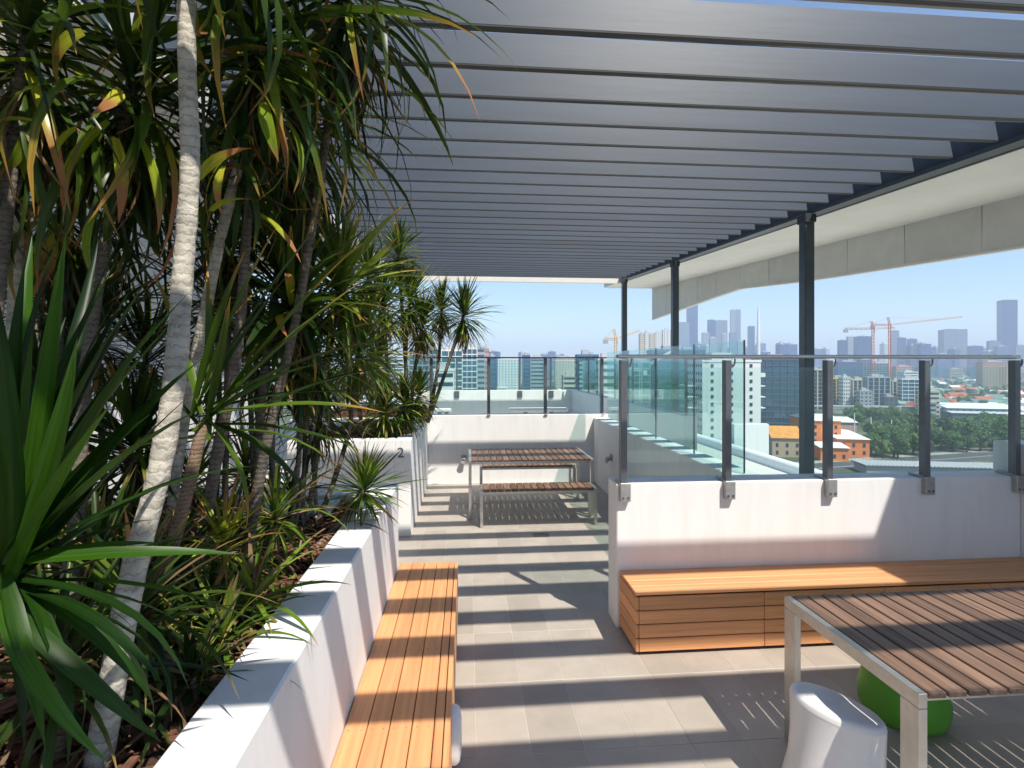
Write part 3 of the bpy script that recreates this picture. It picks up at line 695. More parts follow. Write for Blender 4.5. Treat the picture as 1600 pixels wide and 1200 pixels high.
for (px, py, dd, dr_, w_) in ((75, 395, .95, 0, .05), (120, 430, 1.0, 0, .045), (168, 385, .98, 0, .05), (218, 440, 1.0, 0, .05), (22, 430, .9, 0, .045), (-30, 380, .9, 0, .05), (250, 510, .95, 0, .045),
        (395, 700, 1.0, 1, .058), (300, 640, 1.02, 1, .045), (345, 885, .95, 1, .05), (330, 1015, .95, 2, .055), (245, 1090, .9, 2, .05), (190, 1200, .8, 2, .055), (70, 1230, .72, 2, .055),
        (10, 1180, .75, 2, .05), (260, 800, 1.1, 1, .045), (140, 560, 1.15, 0, .045), (60, 610, .7, 0, .05), (180, 650, 1.1, 0, .045), (290, 960, 1.1, 1, .05), (120, 1060, 1.05, 1, .045), (-60, 520, .8, 0, .05), (-90, 700, .8, 1, .05), (-110, 1100, .8, 2, .05),
        (20, 760, 1.15, 0, .045), (100, 740, 1.2, 0, .045), (210, 720, 1.05, 0, .045), (150, 470, .9, 0, .04), (45, 500, 1.05, 0, .045), (0, 560, 1.0, 0, .04), (190, 470, 1.0, 0, .05), (235, 600, 1.0, 0, .05), (95, 380, 1.05, 0, .05), (145, 410, .92, 0, .05), (60, 440, .85, 0, .05), (260, 560, 1.1, 0, .05), (285, 620, 1.1, 0, .05), (130, 500, .8, 0, .045), (175, 560, .85, 0, .045), (215, 520, .9, 0, .045), (240, 470, 1.1, 0, .05), (150, 640, .8, 0, .045), (200, 400, 1.15, 0, .045), (300, 730, 1.15, 1, .05), (380, 820, 1.2, 1, .04), (160, 1130, .95, 2, .05), (280, 1130, 1.0, 2, .05), (120, 1180, .8, 2, .05), (360, 940, 1.15, 1, .045), (50, 1130, 1.0, 2, .05), (210, 960, 1.0, 1, .045), (215, 1060, .8, 2, .05), (90, 1010, 1.2, 2, .045), (300, 1060, 1.15, 2, .04), (230, 860, .95, 1, .045)):
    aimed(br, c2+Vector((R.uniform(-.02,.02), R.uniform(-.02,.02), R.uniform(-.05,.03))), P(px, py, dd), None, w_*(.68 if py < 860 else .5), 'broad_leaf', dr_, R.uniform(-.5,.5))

# 3. second broad head reaching to the right behind the trunk
base = soilpt(210, 1010, .98); c3 = P(318, 660, 1.75)
br2 = plant('broad_leaf_plant', base, 'dark broad leafed plant leaning out behind the pale trunk towards the bench', 'plant')
stem(br2, [base, P(270, 850, 1.7), c3], .024, .018, BARK3)
for (px, py, dd, dr_, w_) in ((560, 430, 2.0, 0, .075), (600, 520, 2.0, 1, .07), (610, 560, 1.9, 1, .06), (480, 360, 1.9, 0, .075), (590, 635, 1.85, 1, .05), (560, 690, 1.8, 1, .045), (420, 360, 1.8, 0, .06), (520, 470, 2.1, 0, .07),
        (370, 400, 1.7, 0, .06), (500, 560, 1.7, 1, .055), (450, 640, 1.65, 1, .05), (460, 760, 1.6, 2, .045), (380, 470, 1.6, 0, .05), (250, 430, 1.9, 0, .05), (200, 560, 1.9, 1, .05), (400, 820, 1.7, 2, .04), (330, 420, 1.9, 0, .05), (440, 430, 1.7, 0, .06), (530, 400, 1.9, 0, .06), (210, 700, 1.8, 1, .045), (545, 720, 1.7, 2, .03), (575, 600, 2.05, 1, .06)):
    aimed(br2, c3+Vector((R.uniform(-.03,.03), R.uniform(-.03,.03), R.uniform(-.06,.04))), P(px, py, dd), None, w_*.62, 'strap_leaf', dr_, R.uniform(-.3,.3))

# 4. upper heads: (px, py, d, radius, n leaves, trunk base px/py, label)
heads = [
 (205, 130, 1.95, .62, 95, (90, 1060), 'dragon tree with wide dark leaves and old ones coloured sunlit yellow around the pale trunk'),
 (40, 60, 1.75, .58, 80, (-40, 1100), 'dragon tree at the outer edge of the bed with long pale drooping leaves'),
 (400, 50, 2.05, .66, 110, (300, 940), 'dragon tree with a heavy dark crown hanging beside the louvres'),
 (545, -20, 2.30, .60, 95, (380, 900), 'dragon tree whose dark leaf tips hang in front of the nearest louvres'),
 (110, 320, 2.35, .52, 80, (120, 960), 'shorter dragon tree with a head of dark leaves against the sunny white wall'),
 (470, 190, 2.6, .58, 100, (400, 880), 'dragon tree with shaggy grey-green skirt hanging below the pergola edge'),
]
for i, (px, py, d, r_, n, (bx_, by_), lab) in enumerate(heads):
    b = soilpt(bx_, by_, .98); c = P(px, py, d); e = plant('dragon_tree', b, lab, 'tree')
    mid = (b+c)/2 + Vector((R.uniform(-.08,.08), R.uniform(-.05,.05), 0))
    stem(e, [b, b.lerp(mid, .5)+Vector((R.uniform(-.03,.03),0,0)), mid, c], .026, .017, BARK2)
    rosette(e, c, r_, int(n*.85), 'strap_leaf', .033, elev=(-1.3, 1.2), alt='old_sunlit_leaf', altp=.2, stem=.3, droopk=1.0)
    rosette(e, c-Vector((0,0,.1)), r_*.9, 60, 'dark_narrow_leaf', .014, elev=(-1.3, .6), parts=False, stem=.45, droopk=1.1)
    skirt(e, c-Vector((0,0,.12)), r_*.75, 45)
# a few old leaves with sunlight put into their yellow colour, belonging to the first dragon trees
e0 = [o for o in bpy.data.objects if o.name.startswith('dragon_tree')]
for (px0, py0, px, py, d, w_, pi) in ((330, 330, 375, 300, 1.6, .03, 1), (385, 120, 455, 250, 1.8, .04, 3), (170, 190, 85, 325, 1.7, .045, 1), (120, 200, 68, 250, 1.55, .035, 2), (185, 140, 192, 190, 1.65, .04, 1), (130, 50, 55, 78, 1.6, .045, 2),
     (215, 210, 252, 355, 1.75, .032, 1), (180, 215, 185, 340, 1.72, .04, 1), (310, 280, 355, 205, 1.7, .034, 3), (440, 180, 492, 300, 1.9, .034, 3), (350, 250, 318, 330, 1.75, .035, 1), (410, 160, 425, 245, 1.75, .042, 3), (90, 130, 0, 165, 1.5, .04, 2), (60, 190, -10, 190, 1.5, .03, 2), (350, 260, 335, 330, 1.72, .03, 3), (150, 330, 130, 430, 1.7, .03, 1), (395, 330, 470, 400, 2.0, .028, 3)):
    pr = e0[min(pi, len(e0)-1)]
    aimed(pr, P(px0, py0, d), P(px, py, d-.05), None, w_, 'old_sunlit_leaf', 2, R.uniform(-.6,.6))

# 5. middle heads, narrow upright leaves
mids = [
 (455, 470, 2.5, .46, 85, (430, 850), 'spiky dragon tree with an upright narrow-leafed head behind the dark broad leaves', 'strap_leaf', .036),
 (530, 450, 2.9, .46, 90, (455, 850), 'bright green spiky head standing just under the pergola edge', 'bright_narrow_leaf', .036),
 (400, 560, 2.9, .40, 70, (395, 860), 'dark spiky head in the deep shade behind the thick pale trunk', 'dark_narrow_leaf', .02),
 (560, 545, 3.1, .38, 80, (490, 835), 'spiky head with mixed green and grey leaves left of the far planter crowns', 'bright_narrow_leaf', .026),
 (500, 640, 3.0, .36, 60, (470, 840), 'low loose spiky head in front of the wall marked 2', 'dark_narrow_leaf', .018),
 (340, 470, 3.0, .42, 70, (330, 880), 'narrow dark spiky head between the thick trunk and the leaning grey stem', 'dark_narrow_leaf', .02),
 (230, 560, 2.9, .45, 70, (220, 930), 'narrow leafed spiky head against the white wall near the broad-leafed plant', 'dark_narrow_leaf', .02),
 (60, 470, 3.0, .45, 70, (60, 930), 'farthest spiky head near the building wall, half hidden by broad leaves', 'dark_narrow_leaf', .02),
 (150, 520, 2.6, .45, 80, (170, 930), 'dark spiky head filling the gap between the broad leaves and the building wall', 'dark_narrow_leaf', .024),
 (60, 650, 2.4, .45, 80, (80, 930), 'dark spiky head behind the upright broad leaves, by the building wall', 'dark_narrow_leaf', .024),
 (210, 700, 2.2, .40, 80, (215, 920), 'dark spiky head low between broad leaves and thick pale trunk', 'strap_leaf', .024),
 (470, 560, 2.7, .40, 80, (450, 850), 'green and yellow spiky head between the leaning plant and the far crowns', 'strap_leaf', .028),
 (360, 380, 2.6, .42, 80, (350, 880), 'dark spiky head just right of the thick pale trunk, under the hanging crowns', 'strap_leaf', .026),
]
for (px, py, d, r_, n, (bx_, by_), lab, mn, w_) in mids:
    b = soilpt(bx_, by_, .98); c = P(px, py, d); e = plant('spiky_plant', b, lab, 'plant')
    stem(e, [b, (b+c)/2+Vector((R.uniform(-.06,.06), 0, 0)), c], .016, .012, BARK2)
    rosette(e, c, r_, n, mn, w_, elev=(-.55, 1.45), stem=.16, droopk=.5, alt='old_sunlit_leaf', altp=.06)
    rosette(e, c, r_*.9, 60, mn, w_*.6, elev=(-1.2, 1.2), parts=False, stem=.2)
    skirt(e, c, r_*.7, 30, .010)
# leaning grey stems
for (lab, pts) in (('bare grey stem leaning out to the right behind the thick pale trunk', ((250, 900, 2.2), (290, 640, 2.1), (318, 500, 2.05), (345, 370, 2.0), (375, 250, 2.0))),
                   ('straight thin grey stem standing behind the leaning one', ((400, 870, 2.7), (392, 640, 2.7), (385, 420, 2.7), (388, 250, 2.7))),
                   ('thin pale stem rising in the mulch in front of the wall marked 2', ((498, 830, 3.1), (492, 760, 3.15), (488, 690, 3.2), (470, 610, 3.2))),
                   ('thick pale grey trunk at the outer edge beside the building wall', ((30, 1010, 2.0), (22, 640, 2.0), (30, 400, 2.0), (5, 130, 1.9), (-5, -60, 1.9))),
                   ('slim stem crossing behind the bright spiky head', ((470, 850, 2.9), (475, 640, 2.9), (440, 420, 2.9), (430, 300, 2.9)))):
    P3 = [P(*p) for p in pts]; P3[0].z = .98
    e = plant('bare_stem', P3[0], lab, 'stem'); r_ = .03 if 'thick' in lab and 'trunk at' in lab else .019 if 'leaning out' in lab else .012
    stem(e, P3, r_*1.1, r_, BARK if 'pale' in lab else BARK2)
    if P3[-1].z > 2.6: rosette(e, P3[-1], .4, 30, 'strap_leaf', .026, elev=(-1.2, 1.1))

# 6. small rosette leaning over the planter edge
b = soilpt(455, 880, .98); c = P(568, 765, 3.05)
sr = plant('spiky_plant', b, 'small spiky rosette on a leaning brown stem at the planter corner below the 2', 'plant')
stem(sr, [b, P(500, 850, 2.75), P(540, 805, 2.95), c], .022, .018, BARK3)
rosette(sr, c, .27, 90, 'bright_narrow_leaf', .014, elev=(-.6, 1.45), stem=.07, alt='old_sunlit_leaf', altp=.22, droopk=.35)
rosette(sr, c, .25, 60, 'dark_narrow_leaf', .010, elev=(-1.1, 1.2), stem=.06, parts=False, droopk=.8)
# 7. low scrub in the bed
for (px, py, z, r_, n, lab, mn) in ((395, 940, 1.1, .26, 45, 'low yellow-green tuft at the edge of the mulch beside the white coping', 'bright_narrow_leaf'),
      (350, 860, 1.22, .32, 50, 'low tuft with yellow tipped leaves right of the thick pale trunk', 'old_sunlit_leaf'),
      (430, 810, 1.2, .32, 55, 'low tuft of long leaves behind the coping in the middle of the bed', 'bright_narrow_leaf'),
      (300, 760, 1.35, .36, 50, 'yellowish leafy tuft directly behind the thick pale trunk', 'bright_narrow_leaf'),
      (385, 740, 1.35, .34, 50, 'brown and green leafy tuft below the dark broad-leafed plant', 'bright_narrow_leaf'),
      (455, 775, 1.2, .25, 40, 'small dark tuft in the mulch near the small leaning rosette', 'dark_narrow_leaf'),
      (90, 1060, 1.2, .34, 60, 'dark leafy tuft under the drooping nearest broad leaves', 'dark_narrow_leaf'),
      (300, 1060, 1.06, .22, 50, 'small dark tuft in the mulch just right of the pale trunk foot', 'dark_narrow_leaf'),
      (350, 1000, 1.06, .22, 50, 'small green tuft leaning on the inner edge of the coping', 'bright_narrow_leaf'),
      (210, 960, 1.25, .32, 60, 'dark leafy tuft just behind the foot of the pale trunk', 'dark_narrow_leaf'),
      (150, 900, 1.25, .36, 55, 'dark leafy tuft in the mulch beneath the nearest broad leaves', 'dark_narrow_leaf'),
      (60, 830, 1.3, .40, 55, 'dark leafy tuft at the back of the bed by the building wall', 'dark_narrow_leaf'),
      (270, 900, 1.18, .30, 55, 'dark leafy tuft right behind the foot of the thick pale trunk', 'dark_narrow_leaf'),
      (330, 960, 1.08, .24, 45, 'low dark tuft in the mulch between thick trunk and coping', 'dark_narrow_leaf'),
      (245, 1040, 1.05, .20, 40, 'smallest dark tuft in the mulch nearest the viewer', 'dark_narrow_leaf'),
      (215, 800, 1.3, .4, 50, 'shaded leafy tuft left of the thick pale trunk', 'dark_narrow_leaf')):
    d = (EYE-z)*F/(py-HY); c = P(px, py, d); b = Vector((c.x, c.y, .98)); e = plant('leafy_tuft', b, lab, 'plant')
    stem(e, [b, (b+c)/2+Vector((.01,0,0)), c], .012, .009, BARK3, name='stem')
    rosette(e, c, r_, n, mn, .017, elev=(-.7, 1.4), stem=.06, alt='dead_leaf', altp=.15)
# small-leaved ground shrub
c = soilpt(375, 925, 1.02); e = plant('ground_shrub', Vector((c.x, c.y, .98)), 'low shrub of small bright leaves on the mulch by the coping', 'shrub')
mb = MB()
for k in range(420):
    v = Vector((R.gauss(0,.09), R.gauss(0,.12), abs(R.gauss(0,.05))+.03)); s_ = R.uniform(.008, .018); q = Euler((R.uniform(-1,1), R.uniform(-1,1), R.uniform(0,6.28))).to_matrix()
    leaf_geo(mb, Matrix.Translation(v) @ q.to_4x4(), s_*2.4, s_, .6, R.random(), seg=2)
part('foliage', mb, LX, e, kind='stuff')
mb = MB()
for k in range(12): a = R.uniform(0, 6.28); mb.tube([(0,0,0), (.06*math.cos(a), .08*math.sin(a), .05), (.12*math.cos(a), .16*math.sin(a), .09)], [.003,.002,.001], 5)
part('stems', mb, BARK3, e, kind='stuff')
# dead needles on the mulch
mb = MB(); mb.smooth = True
for k in range(1100):
    X = R.uniform(-2.4, -.75); Y = R.uniform(.6, 3.5); M4 = Matrix.Translation((X, Y, 1.02+R.uniform(0,.05))) @ Matrix.Rotation(R.uniform(0,6.28), 4, 'Z') @ Matrix.Rotation(R.uniform(-.35,.1), 4, 'Y')
    leaf_geo(mb, M4, R.uniform(.12,.34), R.uniform(.006,.014), R.uniform(.1,.8), R.random(), seg=4, curl=R.uniform(-.8,.8))
nl = link('leaf_litter', mb.mesh('leaf_litter', DD), None, 'stuff'); nl['label'] = 'dry brown strap leaves littering the mulch of the long planter'; nl['category'] = 'leaf litter'
mb = MB(); leaf_geo(mb, None, .22, .02, .5, .4); dl = link('fallen_leaf', mb.mesh('fallen_leaf', DD)); dl.location = (-.60, 2.93, 1.082); dl.rotation_euler = (0, -.1, -.5); tag(dl, 'single dry orange leaf lying on the white planter coping', 'leaf')

# 8. far planter crowns
def small_tree(base, heads_, lab, mn='bright_narrow_leaf', n=190, w_=.023):
    e = plant('dragon_tree', base, lab, 'tree')
    for (c, r_) in heads_:
        c = Vector(c); stem(e, [base, base.lerp(c, .5)+Vector((R.uniform(-.06,.06),0,-.03)), c], .028, .017, BARK2, name='trunk')
        rosette(e, c, r_*1.15, n, mn, w_, elev=(-1.0, 1.45), parts=False, stem=.26, alt='dark_narrow_leaf', altp=.35, droopk=.45)
        skirt(e, c-Vector((0,0,.1)), r_*1.0, 90, .014)
bz = 1.03
small_tree(P(668, 660, 6.9), [(P(725, 490, 7.0), .38), (P(690, 482, 7.3), .33)], 'dragon tree with a round green head standing clear against the sky')
small_tree(P(640, 668, 6.7), [(P(640, 470, 6.6), .42), (P(622, 395, 6.8), .33), (P(660, 505, 6.9), .36)], 'tallest far planter dragon tree, its top head touching the pergola edge')
small_tree(P(600, 680, 6.5), [(P(598, 480, 6.3), .40), (P(575, 430, 6.4), .38)], 'dragon tree crowned with two green heads left of the tallest far planter tree')
small_tree(P(610, 684, 6.3), [(P(600, 640, 6.3), .36), (P(632, 632, 6.5), .32), (P(655, 615, 6.8), .26)], 'low bushy dragon plant on the planter above the number 2')
small_tree(P(570, 684, 6.4), [(P(545, 560, 6.2), .46), (P(590, 570, 6.3), .36)], 'far planter dragon tree with shaggy dead skirt')
small_tree(P(530, 684, 6.6), [(P(490, 600, 6.6), .4), (P(470, 520, 6.8), .4)], 'double headed dragon tree at the back corner of the planter marked 2')
for o in [o for o in bpy.data.objects if o.name.startswith('dragon_tree') and o.location.y > 5]: pass

# ================================================================== THE CITY
def gp(px, d): v = P(px, HY, d); return Vector((v.x, v.y, GZ))
def ground_mat():
    m = bpy.data.materials.new('city_ground'); t, b, o = nodes(m); L = t.links.new
    g = t.nodes.new('ShaderNodeNewGeometry'); n = t.nodes.new('ShaderNodeTexNoise'); n.inputs['Scale'].default_value = .018; n.inputs['Detail'].default_value = 8; n.inputs['Roughness'].default_value = .7
    L(g.outputs['Position'], n.inputs['Vector']); cr = t.nodes.new('ShaderNodeValToRGB'); e = cr.color_ramp.elements
    e[0].position = .35; e[0].color = (.035, .07, .025, 1); e[1].position = .62; e[1].color = (.20, .19, .17, 1)
    x = cr.color_ramp.elements.new(.5); x.color = (.07, .10, .04, 1); L(n.outputs['Fac'], cr.inputs[0]); L(cr.outputs[0], b.inputs['Base Color']); b.inputs['Roughness'].default_value = .95
    return m
gm = MB(); N = 48; RR = [0, 400, 1200, 3000, 8000]
gm.v.append((0, 0, GZ))
for r_ in RR[1:]:
    for k in range(N): gm.v.append((r_*math.cos(2*PI*k/N), r_*math.sin(2*PI*k/N), GZ))
for k in range(N): gm.f.append((0, 1+k, 1+(k+1)%N))
for i in range(3):
    for k in range(N): a = 1+i*N+k; b_ = 1+i*N+(k+1)%N; gm.f.append((a, a+N, b_+N, b_))
struct('ground', gm, ground_mat())
# low hills on the horizon
hm = MB(); n = 240
for k in range(n+1):
    a = -1.35 + 2.7*k/n; hgt = 60 + 45*math.sin(k*.13) + 26*math.sin(k*.37+1) + 12*math.sin(k*1.1); D = 6800
    for (dd, hh) in ((D-700, GZ+1), (D-250, GZ+hgt*.7), (D, GZ+hgt+38), (D+500, GZ+2)): hm.v.append((dd*math.sin(a), dd*math.cos(a), hh))
for k in range(n):
    for j in range(3): q = k*4+j; hm.f.append((q, q+4, q+5, q+1))
hm.smooth = True; struct('hills', hm, mat('hill_scrub', (.05, .075, .04), .95, var=.4, scale=.01))

cm = {}
def cmat(name, c, r=.7, metal=0.0, **k):
    if name not in cm: cm[name] = mat('city_'+name, c, r, metal, **k)
    return cm[name]
WG = cmat('window_glass', (.035, .06, .085), .12, .0); WB = cmat('blue_glass', (.04, .12, .20), .12, .3); WT = cmat('teal_glass', (.03, .14, .17), .12, .2)
def facade(e, W, Dp, H_, floors, cols, style, wall_m, glass_m):
    """body with window geometry on all four sides; everything relative to the thing's base"""
    if style == 'curtain':
        part('wall', box(-W/2, W/2, 0, Dp, 0, H_), glass_m, e)
        mb = MB(); fh = H_/floors
        for f in range(floors+1): mb.box(-W/2-.25, W/2+.25, -.25, Dp+.25, f*fh-.35, f*fh+.35)
        part('floor_slabs', mb, wall_m, e, kind='stuff')
        mb = MB()
        for c in range(cols+1):
            x = -W/2+W*c/cols; mb.box(x-.18, x+.18, -.4, -.253, 0, H_)
        for c in range(cols+1):
            y = Dp*c/cols
            for s in (-1, 1): mb.box(s*(W/2+.33)-.07, s*(W/2+.33)+.07, y-.18, y+.18, 0, H_)
        part('mullions', mb, wall_m, e, kind='stuff')
    elif style == 'balcony':
        part('wall', box(-W/2, W/2, 0, Dp, 0, H_), glass_m, e)
        mb = MB(); fh = H_/floors
        for f in range(1, floors+1): mb.box(-W/2-.3, W/2+.3, -1.5, Dp+.5, f*fh-.28, f*fh)
        part('balcony_slabs', mb, wall_m, e, kind='stuff')
        mb = MB()
        for c in range(cols+1):
            x = -W/2+W*c/cols; mb.box(x-.5, x+.5, -1.3, -.01, 0, H_)
            y = Dp*c/cols
            for s in (-1, 1): mb.box(s*(W/2+.02)-.2, s*(W/2+.02)+.2, y-.8, y+.8, 0, H_)
        part('pillars', mb, wall_m, e, kind='stuff')
    else:
        part('wall', box(-W/2, W/2, 0, Dp, 0, H_), wall_m, e)
        mb = MB(); fh = H_/floors; cw = W/cols
        for f in range(floors):
            z0 = f*fh+fh*.35; z1 = z0+fh*.42
            for c in range(cols):
                x0 = -W/2+cw*(c+.3)
                if style == 'band': 
                    if c == 0: mb.box(-W/2+.6, W/2-.6, -.15, -.01, z0, z1)
                elif style == 'sparse' and c % 3 != 1: continue
                else: mb.box(x0, x0+cw*.42, -.15, -.01, z0, z1)
            nc = max(2, int(Dp/cw))
            for c in range(nc):
                y0 = Dp*(c+.3)/nc
                for s in (-1, 1): mb.box(s*(W/2+.08)-.07, s*(W/2+.08)+.07, y0, y0+Dp/nc*.42, z0, z1)
        part('windows', mb, glass_m, e, kind='stuff')
    part('roof', MB().box(-W/2-.2, W/2+.2, -.2, Dp+.2, H_+.01, H_+.9), wall_m, e)
    part('roof_plant', MB().box(-W*.25, W*.1, Dp*.3, Dp*.7, H_+.92, H_+3.6).box(W*.15, W*.32, Dp*.4, Dp*.6, H_+.92, H_+2.4), cmat('plant_grey', (.45,.45,.44)), e)
def bldg(px0, px1, ytop, d, style, wm, gm_, label, dep=None, group=None, cat='building', yaw=0, floors=None, cols=None, zbase=GZ, name='city_building'):
    W = (px1-px0)/F*d; c = gp((px0+px1)/2, d); H_ = EYE - (ytop-HY)/F*d - zbase
    e = empty(name, (c.x, c.y, zbase), label, cat, group, rz=-YAW*0 - math.atan2((((px0+px1)/2)-800), F) * .6 + yaw)
    facade(e, W, dep or max(12, W*.7), H_, floors or max(2, int(H_/3.6)), cols or max(3, int(W/4)), style, wm, gm_)
    return e
white = cmat('white', (.74,.74,.72)); cream = cmat('cream', (.62,.55,.42)); grey = cmat('grey', (.38,.39,.40)); dark = cmat('dark', (.10,.11,.13)); tan = cmat('tan', (.45,.33,.22))
yellow = cmat('yellow', (.60,.44,.12)); orange = cmat('orange', (.72,.22,.06)); red = cmat('red', (.55,.10,.05)); bluep = cmat('bluepaint', (.08,.16,.30)); pink = cmat('pink', (.55,.33,.28))
# white hotel seen through the green glass
h = bldg(1098, 1188, 566, 190, 'sparse', white, WG, 'white apartment tower with small dark windows seen through the green glass', dep=18, floors=16, cols=9, yaw=.12)
part('balconies', MB().box(-15.5, -10.6, 2, 12, 20, 20.4).box(-15.5,-10.6,2,12,24,24.4).box(-15.5,-10.6,2,12,28,28.4).box(-15.5,-10.6,2,12,32,32.4).box(-15.5,-10.6,2,12,36,36.4).box(10.6,13,2,10,39.5,41).box(10.6,13,2,10,36,36.4).box(10.6,13,2,10,32,32.4).box(10.6,13,2,10,28,28.4), white, h, kind='stuff')
bldg(1020, 1100, 548, 330, 'curtain', bluep, WT, 'dark teal glass block just left of the white apartment tower')
bldg(966, 1015, 566, 300, 'curtain', grey, WT, 'teal glass block between the dark post and the balustrade corner')
bldg(1188, 1252, 562, 330, 'curtain', dark, WB, 'dark navy glass block behind the white apartment tower')
# right of the post
bldg(1262, 1284, 578, 520, 'balcony', cream, WG, 'pale yellow apartment block right behind the thick dark post')
bldg(1300, 1330, 592, 560, 'balcony', yellow, WG, 'orange and yellow apartment block right of the post', cols=4)
bldg(1318, 1328, 590, 540, 'grid', white, WG, 'narrow white stair tower beside the yellow apartments', dep=14)
bldg(1334, 1352, 594, 545, 'balcony', cream, WT, 'slim cream apartment block with blue glass')
bldg(1345, 1362, 612, 500, 'grid', grey, WB, 'low grey block in front of the cream apartments')
bldg(1358, 1388, 590, 520, 'balcony', grey, WB, 'blue grey apartment slab under the red cranes')
bldg(1384, 1402, 622, 490, 'grid', dark, WB, 'dark block low in front of the blue grey slab')
bldg(1396, 1412, 596, 540, 'balcony', cream, WB, 'cream balconied block right of the red cranes')
bldg(1412, 1436, 593, 520, 'curtain', white, WB, 'blue glass office block with white fins left of the balustrade post')
bldg(1312, 1345, 566, 900, 'curtain', bluep, WB, 'dark blue office tower standing behind the yellow apartments')
bldg(1346, 1362, 562, 950, 'curtain', grey, WB, 'blue office tower next to the dark blue one')
bldg(1366, 1386, 568, 900, 'curtain', grey, WT, 'grey glass tower behind the first red crane mast')
bldg(1402, 1425, 573, 1000, 'grid', pink, WG, 'pinkish tower behind the second red crane')
bldg(1442, 1466, 612, 430, 'band', cream, WG, 'small cream office building right of the balustrade post')
bldg(1448, 1462, 630, 400, 'band', grey, WG, 'low grey office building below the cream one')
bldg(1540, 1574, 566, 900, 'grid', tan, WG, 'tan brick block far behind the suburb roofs')
# left window between planter and posts
bldg(640, 700, 546, 360, 'curtain', grey, WT, 'grey teal glass block behind the trunks of the far planter')
bldg(690, 722, 548, 330, 'curtain', white, WT, 'teal glass office block left of the bright white column')
bldg(722, 745, 545, 335, 'curtain', white, WB, 'blue glass office block framed by a bright white column')
bldg(744, 758, 544, 360, 'band', grey, WB, 'grey blue banded tower right of the glass offices')
bldg(757, 764, 546, 365, 'grid', pink, WG, 'thin pink tower beside the banded one')
bldg(678, 710, 580, 220, 'band', white, WG, 'low white office with dark ribbon windows behind the parapet')
bldg(764, 776, 559, 420, 'curtain', bluep, WB, 'narrow dark blue tower behind a balustrade post')
bldg(778, 812, 562, 700, 'grid', white, WG, 'white freckled apartment block above the round tree')
bldg(818, 828, 556, 500, 'curtain', bluep, WB, 'slim bright blue tower right of the middle balustrade post')
bldg(829, 852, 560, 520, 'band', grey, WB, 'long blue grey banded office block')
bldg(868, 900, 560, 800, 'grid', cream, WG, 'cream apartment block among low white roofs')
bldg(880, 900, 588, 420, 'band', cream, WG, 'small yellow cream building with a flat roof')
bldg(903, 935, 556, 300, 'curtain', bluep, WT, 'deep blue glass block before the terrace corner')
bldg(935, 962, 562, 280, 'band', white, WT, 'white and teal block behind the terrace corner')
bldg(560, 630, 560, 420, 'band', white, WB, 'white banded block glimpsed between the spiky crowns')
# orange buildings and white roofs, near right
def hall(px0, px1, d, h_, label, wm, rm, dep=24, pitch=2.2, win=True, yaw=0.0, cat='building'):
    W = (px1-px0)/F*d; c = gp((px0+px1)/2, d); e = empty('low_building', (c.x, c.y, GZ), label, cat, None, rz=-math.atan2((px0+px1)/2-800, F)*.5+yaw)
    part('wall', box(-W/2, W/2, 0, dep, 0, h_), wm, e)
    mb = MB().prism([(-.8, h_+.01), (dep+.8, h_+.01), (dep/2, h_+pitch)], -W/2-.6, W/2+.6, 'X'); part('roof', mb, rm, e)
    if win:
        n = max(3, int(W/4.5))
        for row in range(max(1, int(h_/4))):
            mbw = box(-.55, .55, -.14, -.01, 0, 1.8).mesh('window', WG)
            for k in range(n):
                o = link('window', mbw, e); o.location = (-W/2+W*(k+.5)/n, 0, 1.2+row*3.6)
    return e
white_roof = cmat('white_roof', (.78,.78,.76), .5)
tileroof = cmat('orange_tile_roof', (.62,.27,.05), .8, var=.2, scale=.5)
hall(1208, 1252, 250, 9, 'ochre walled house block with a bright orange tiled roof beyond the kerb', tan, tileroof, dep=16, pitch=5)
hall(1268, 1312, 262, 16, 'orange brick warehouse part with tall arched openings behind the post', orange, white_roof, dep=30)
hall(1312, 1356, 250, 8.5, 'orange brick warehouse with dark narrow windows and a wide white roof', orange, white_roof, dep=48, pitch=1.6)
hall(1284, 1324, 240, 6, 'low orange brick wing joining the warehouse and the taller orange part', orange, white_roof, dep=20, pitch=1.2)
hall(1255, 1335, 330, 8, 'long white roofed shed behind the orange warehouse', pink, white_roof, dep=30, win=False)
hall(1490, 1585, 430, 8, 'big pale metal roofed shed above the tree belt', grey, white_roof, dep=50, pitch=3)
hall(1500, 1620, 395, 7, 'long grey shed with a dark open front near the tree belt', dark, cmat('grey_roof', (.5,.52,.54)), dep=18, pitch=1)
hall(1225, 1262, 420, 7, 'low red roofed hall behind the ochre house block', white, red, dep=18, pitch=2)
# elevated road
er = link('viaduct', MB().box(-70, 70, -4, 4, 7, 8.2).box(-60,-58.5,-1,1,0,7).box(-30,-28.5,-1,1,0,7).box(0,1.5,-1,1,0,7).box(30,31.5,-1,1,0,7).box(60,61.5,-1,1,0,7).mesh('viaduct', grey)); er.location = gp(1380, 455); er.rotation_euler = (0,0,-.25); tag(er, 'grey elevated road on short piers below the apartment blocks', 'viaduct')
# white poles
for i, (px, py, d, lab) in enumerate(((1335, 646, 300, 'tall white pole nearest the orange warehouse roof'), (1361, 652, 300, 'middle one of the white poles behind the warehouse roof'), (1393, 656, 300, 'white pole at the end of the warehouse roof by the trees'), (1470, 668, 300, 'short white pole standing in the tree belt'))):
    g = gp(px, d); hh = EYE-(py-HY)/F*d-GZ; o = link('pole', MB().tube([(0,0,0),(0,0,hh*.5),(0,0,hh)], [.32,.3,.28], 8).mesh('pole', white)); o.location = g; tag(o, lab, 'pole', 'white poles near the warehouse')
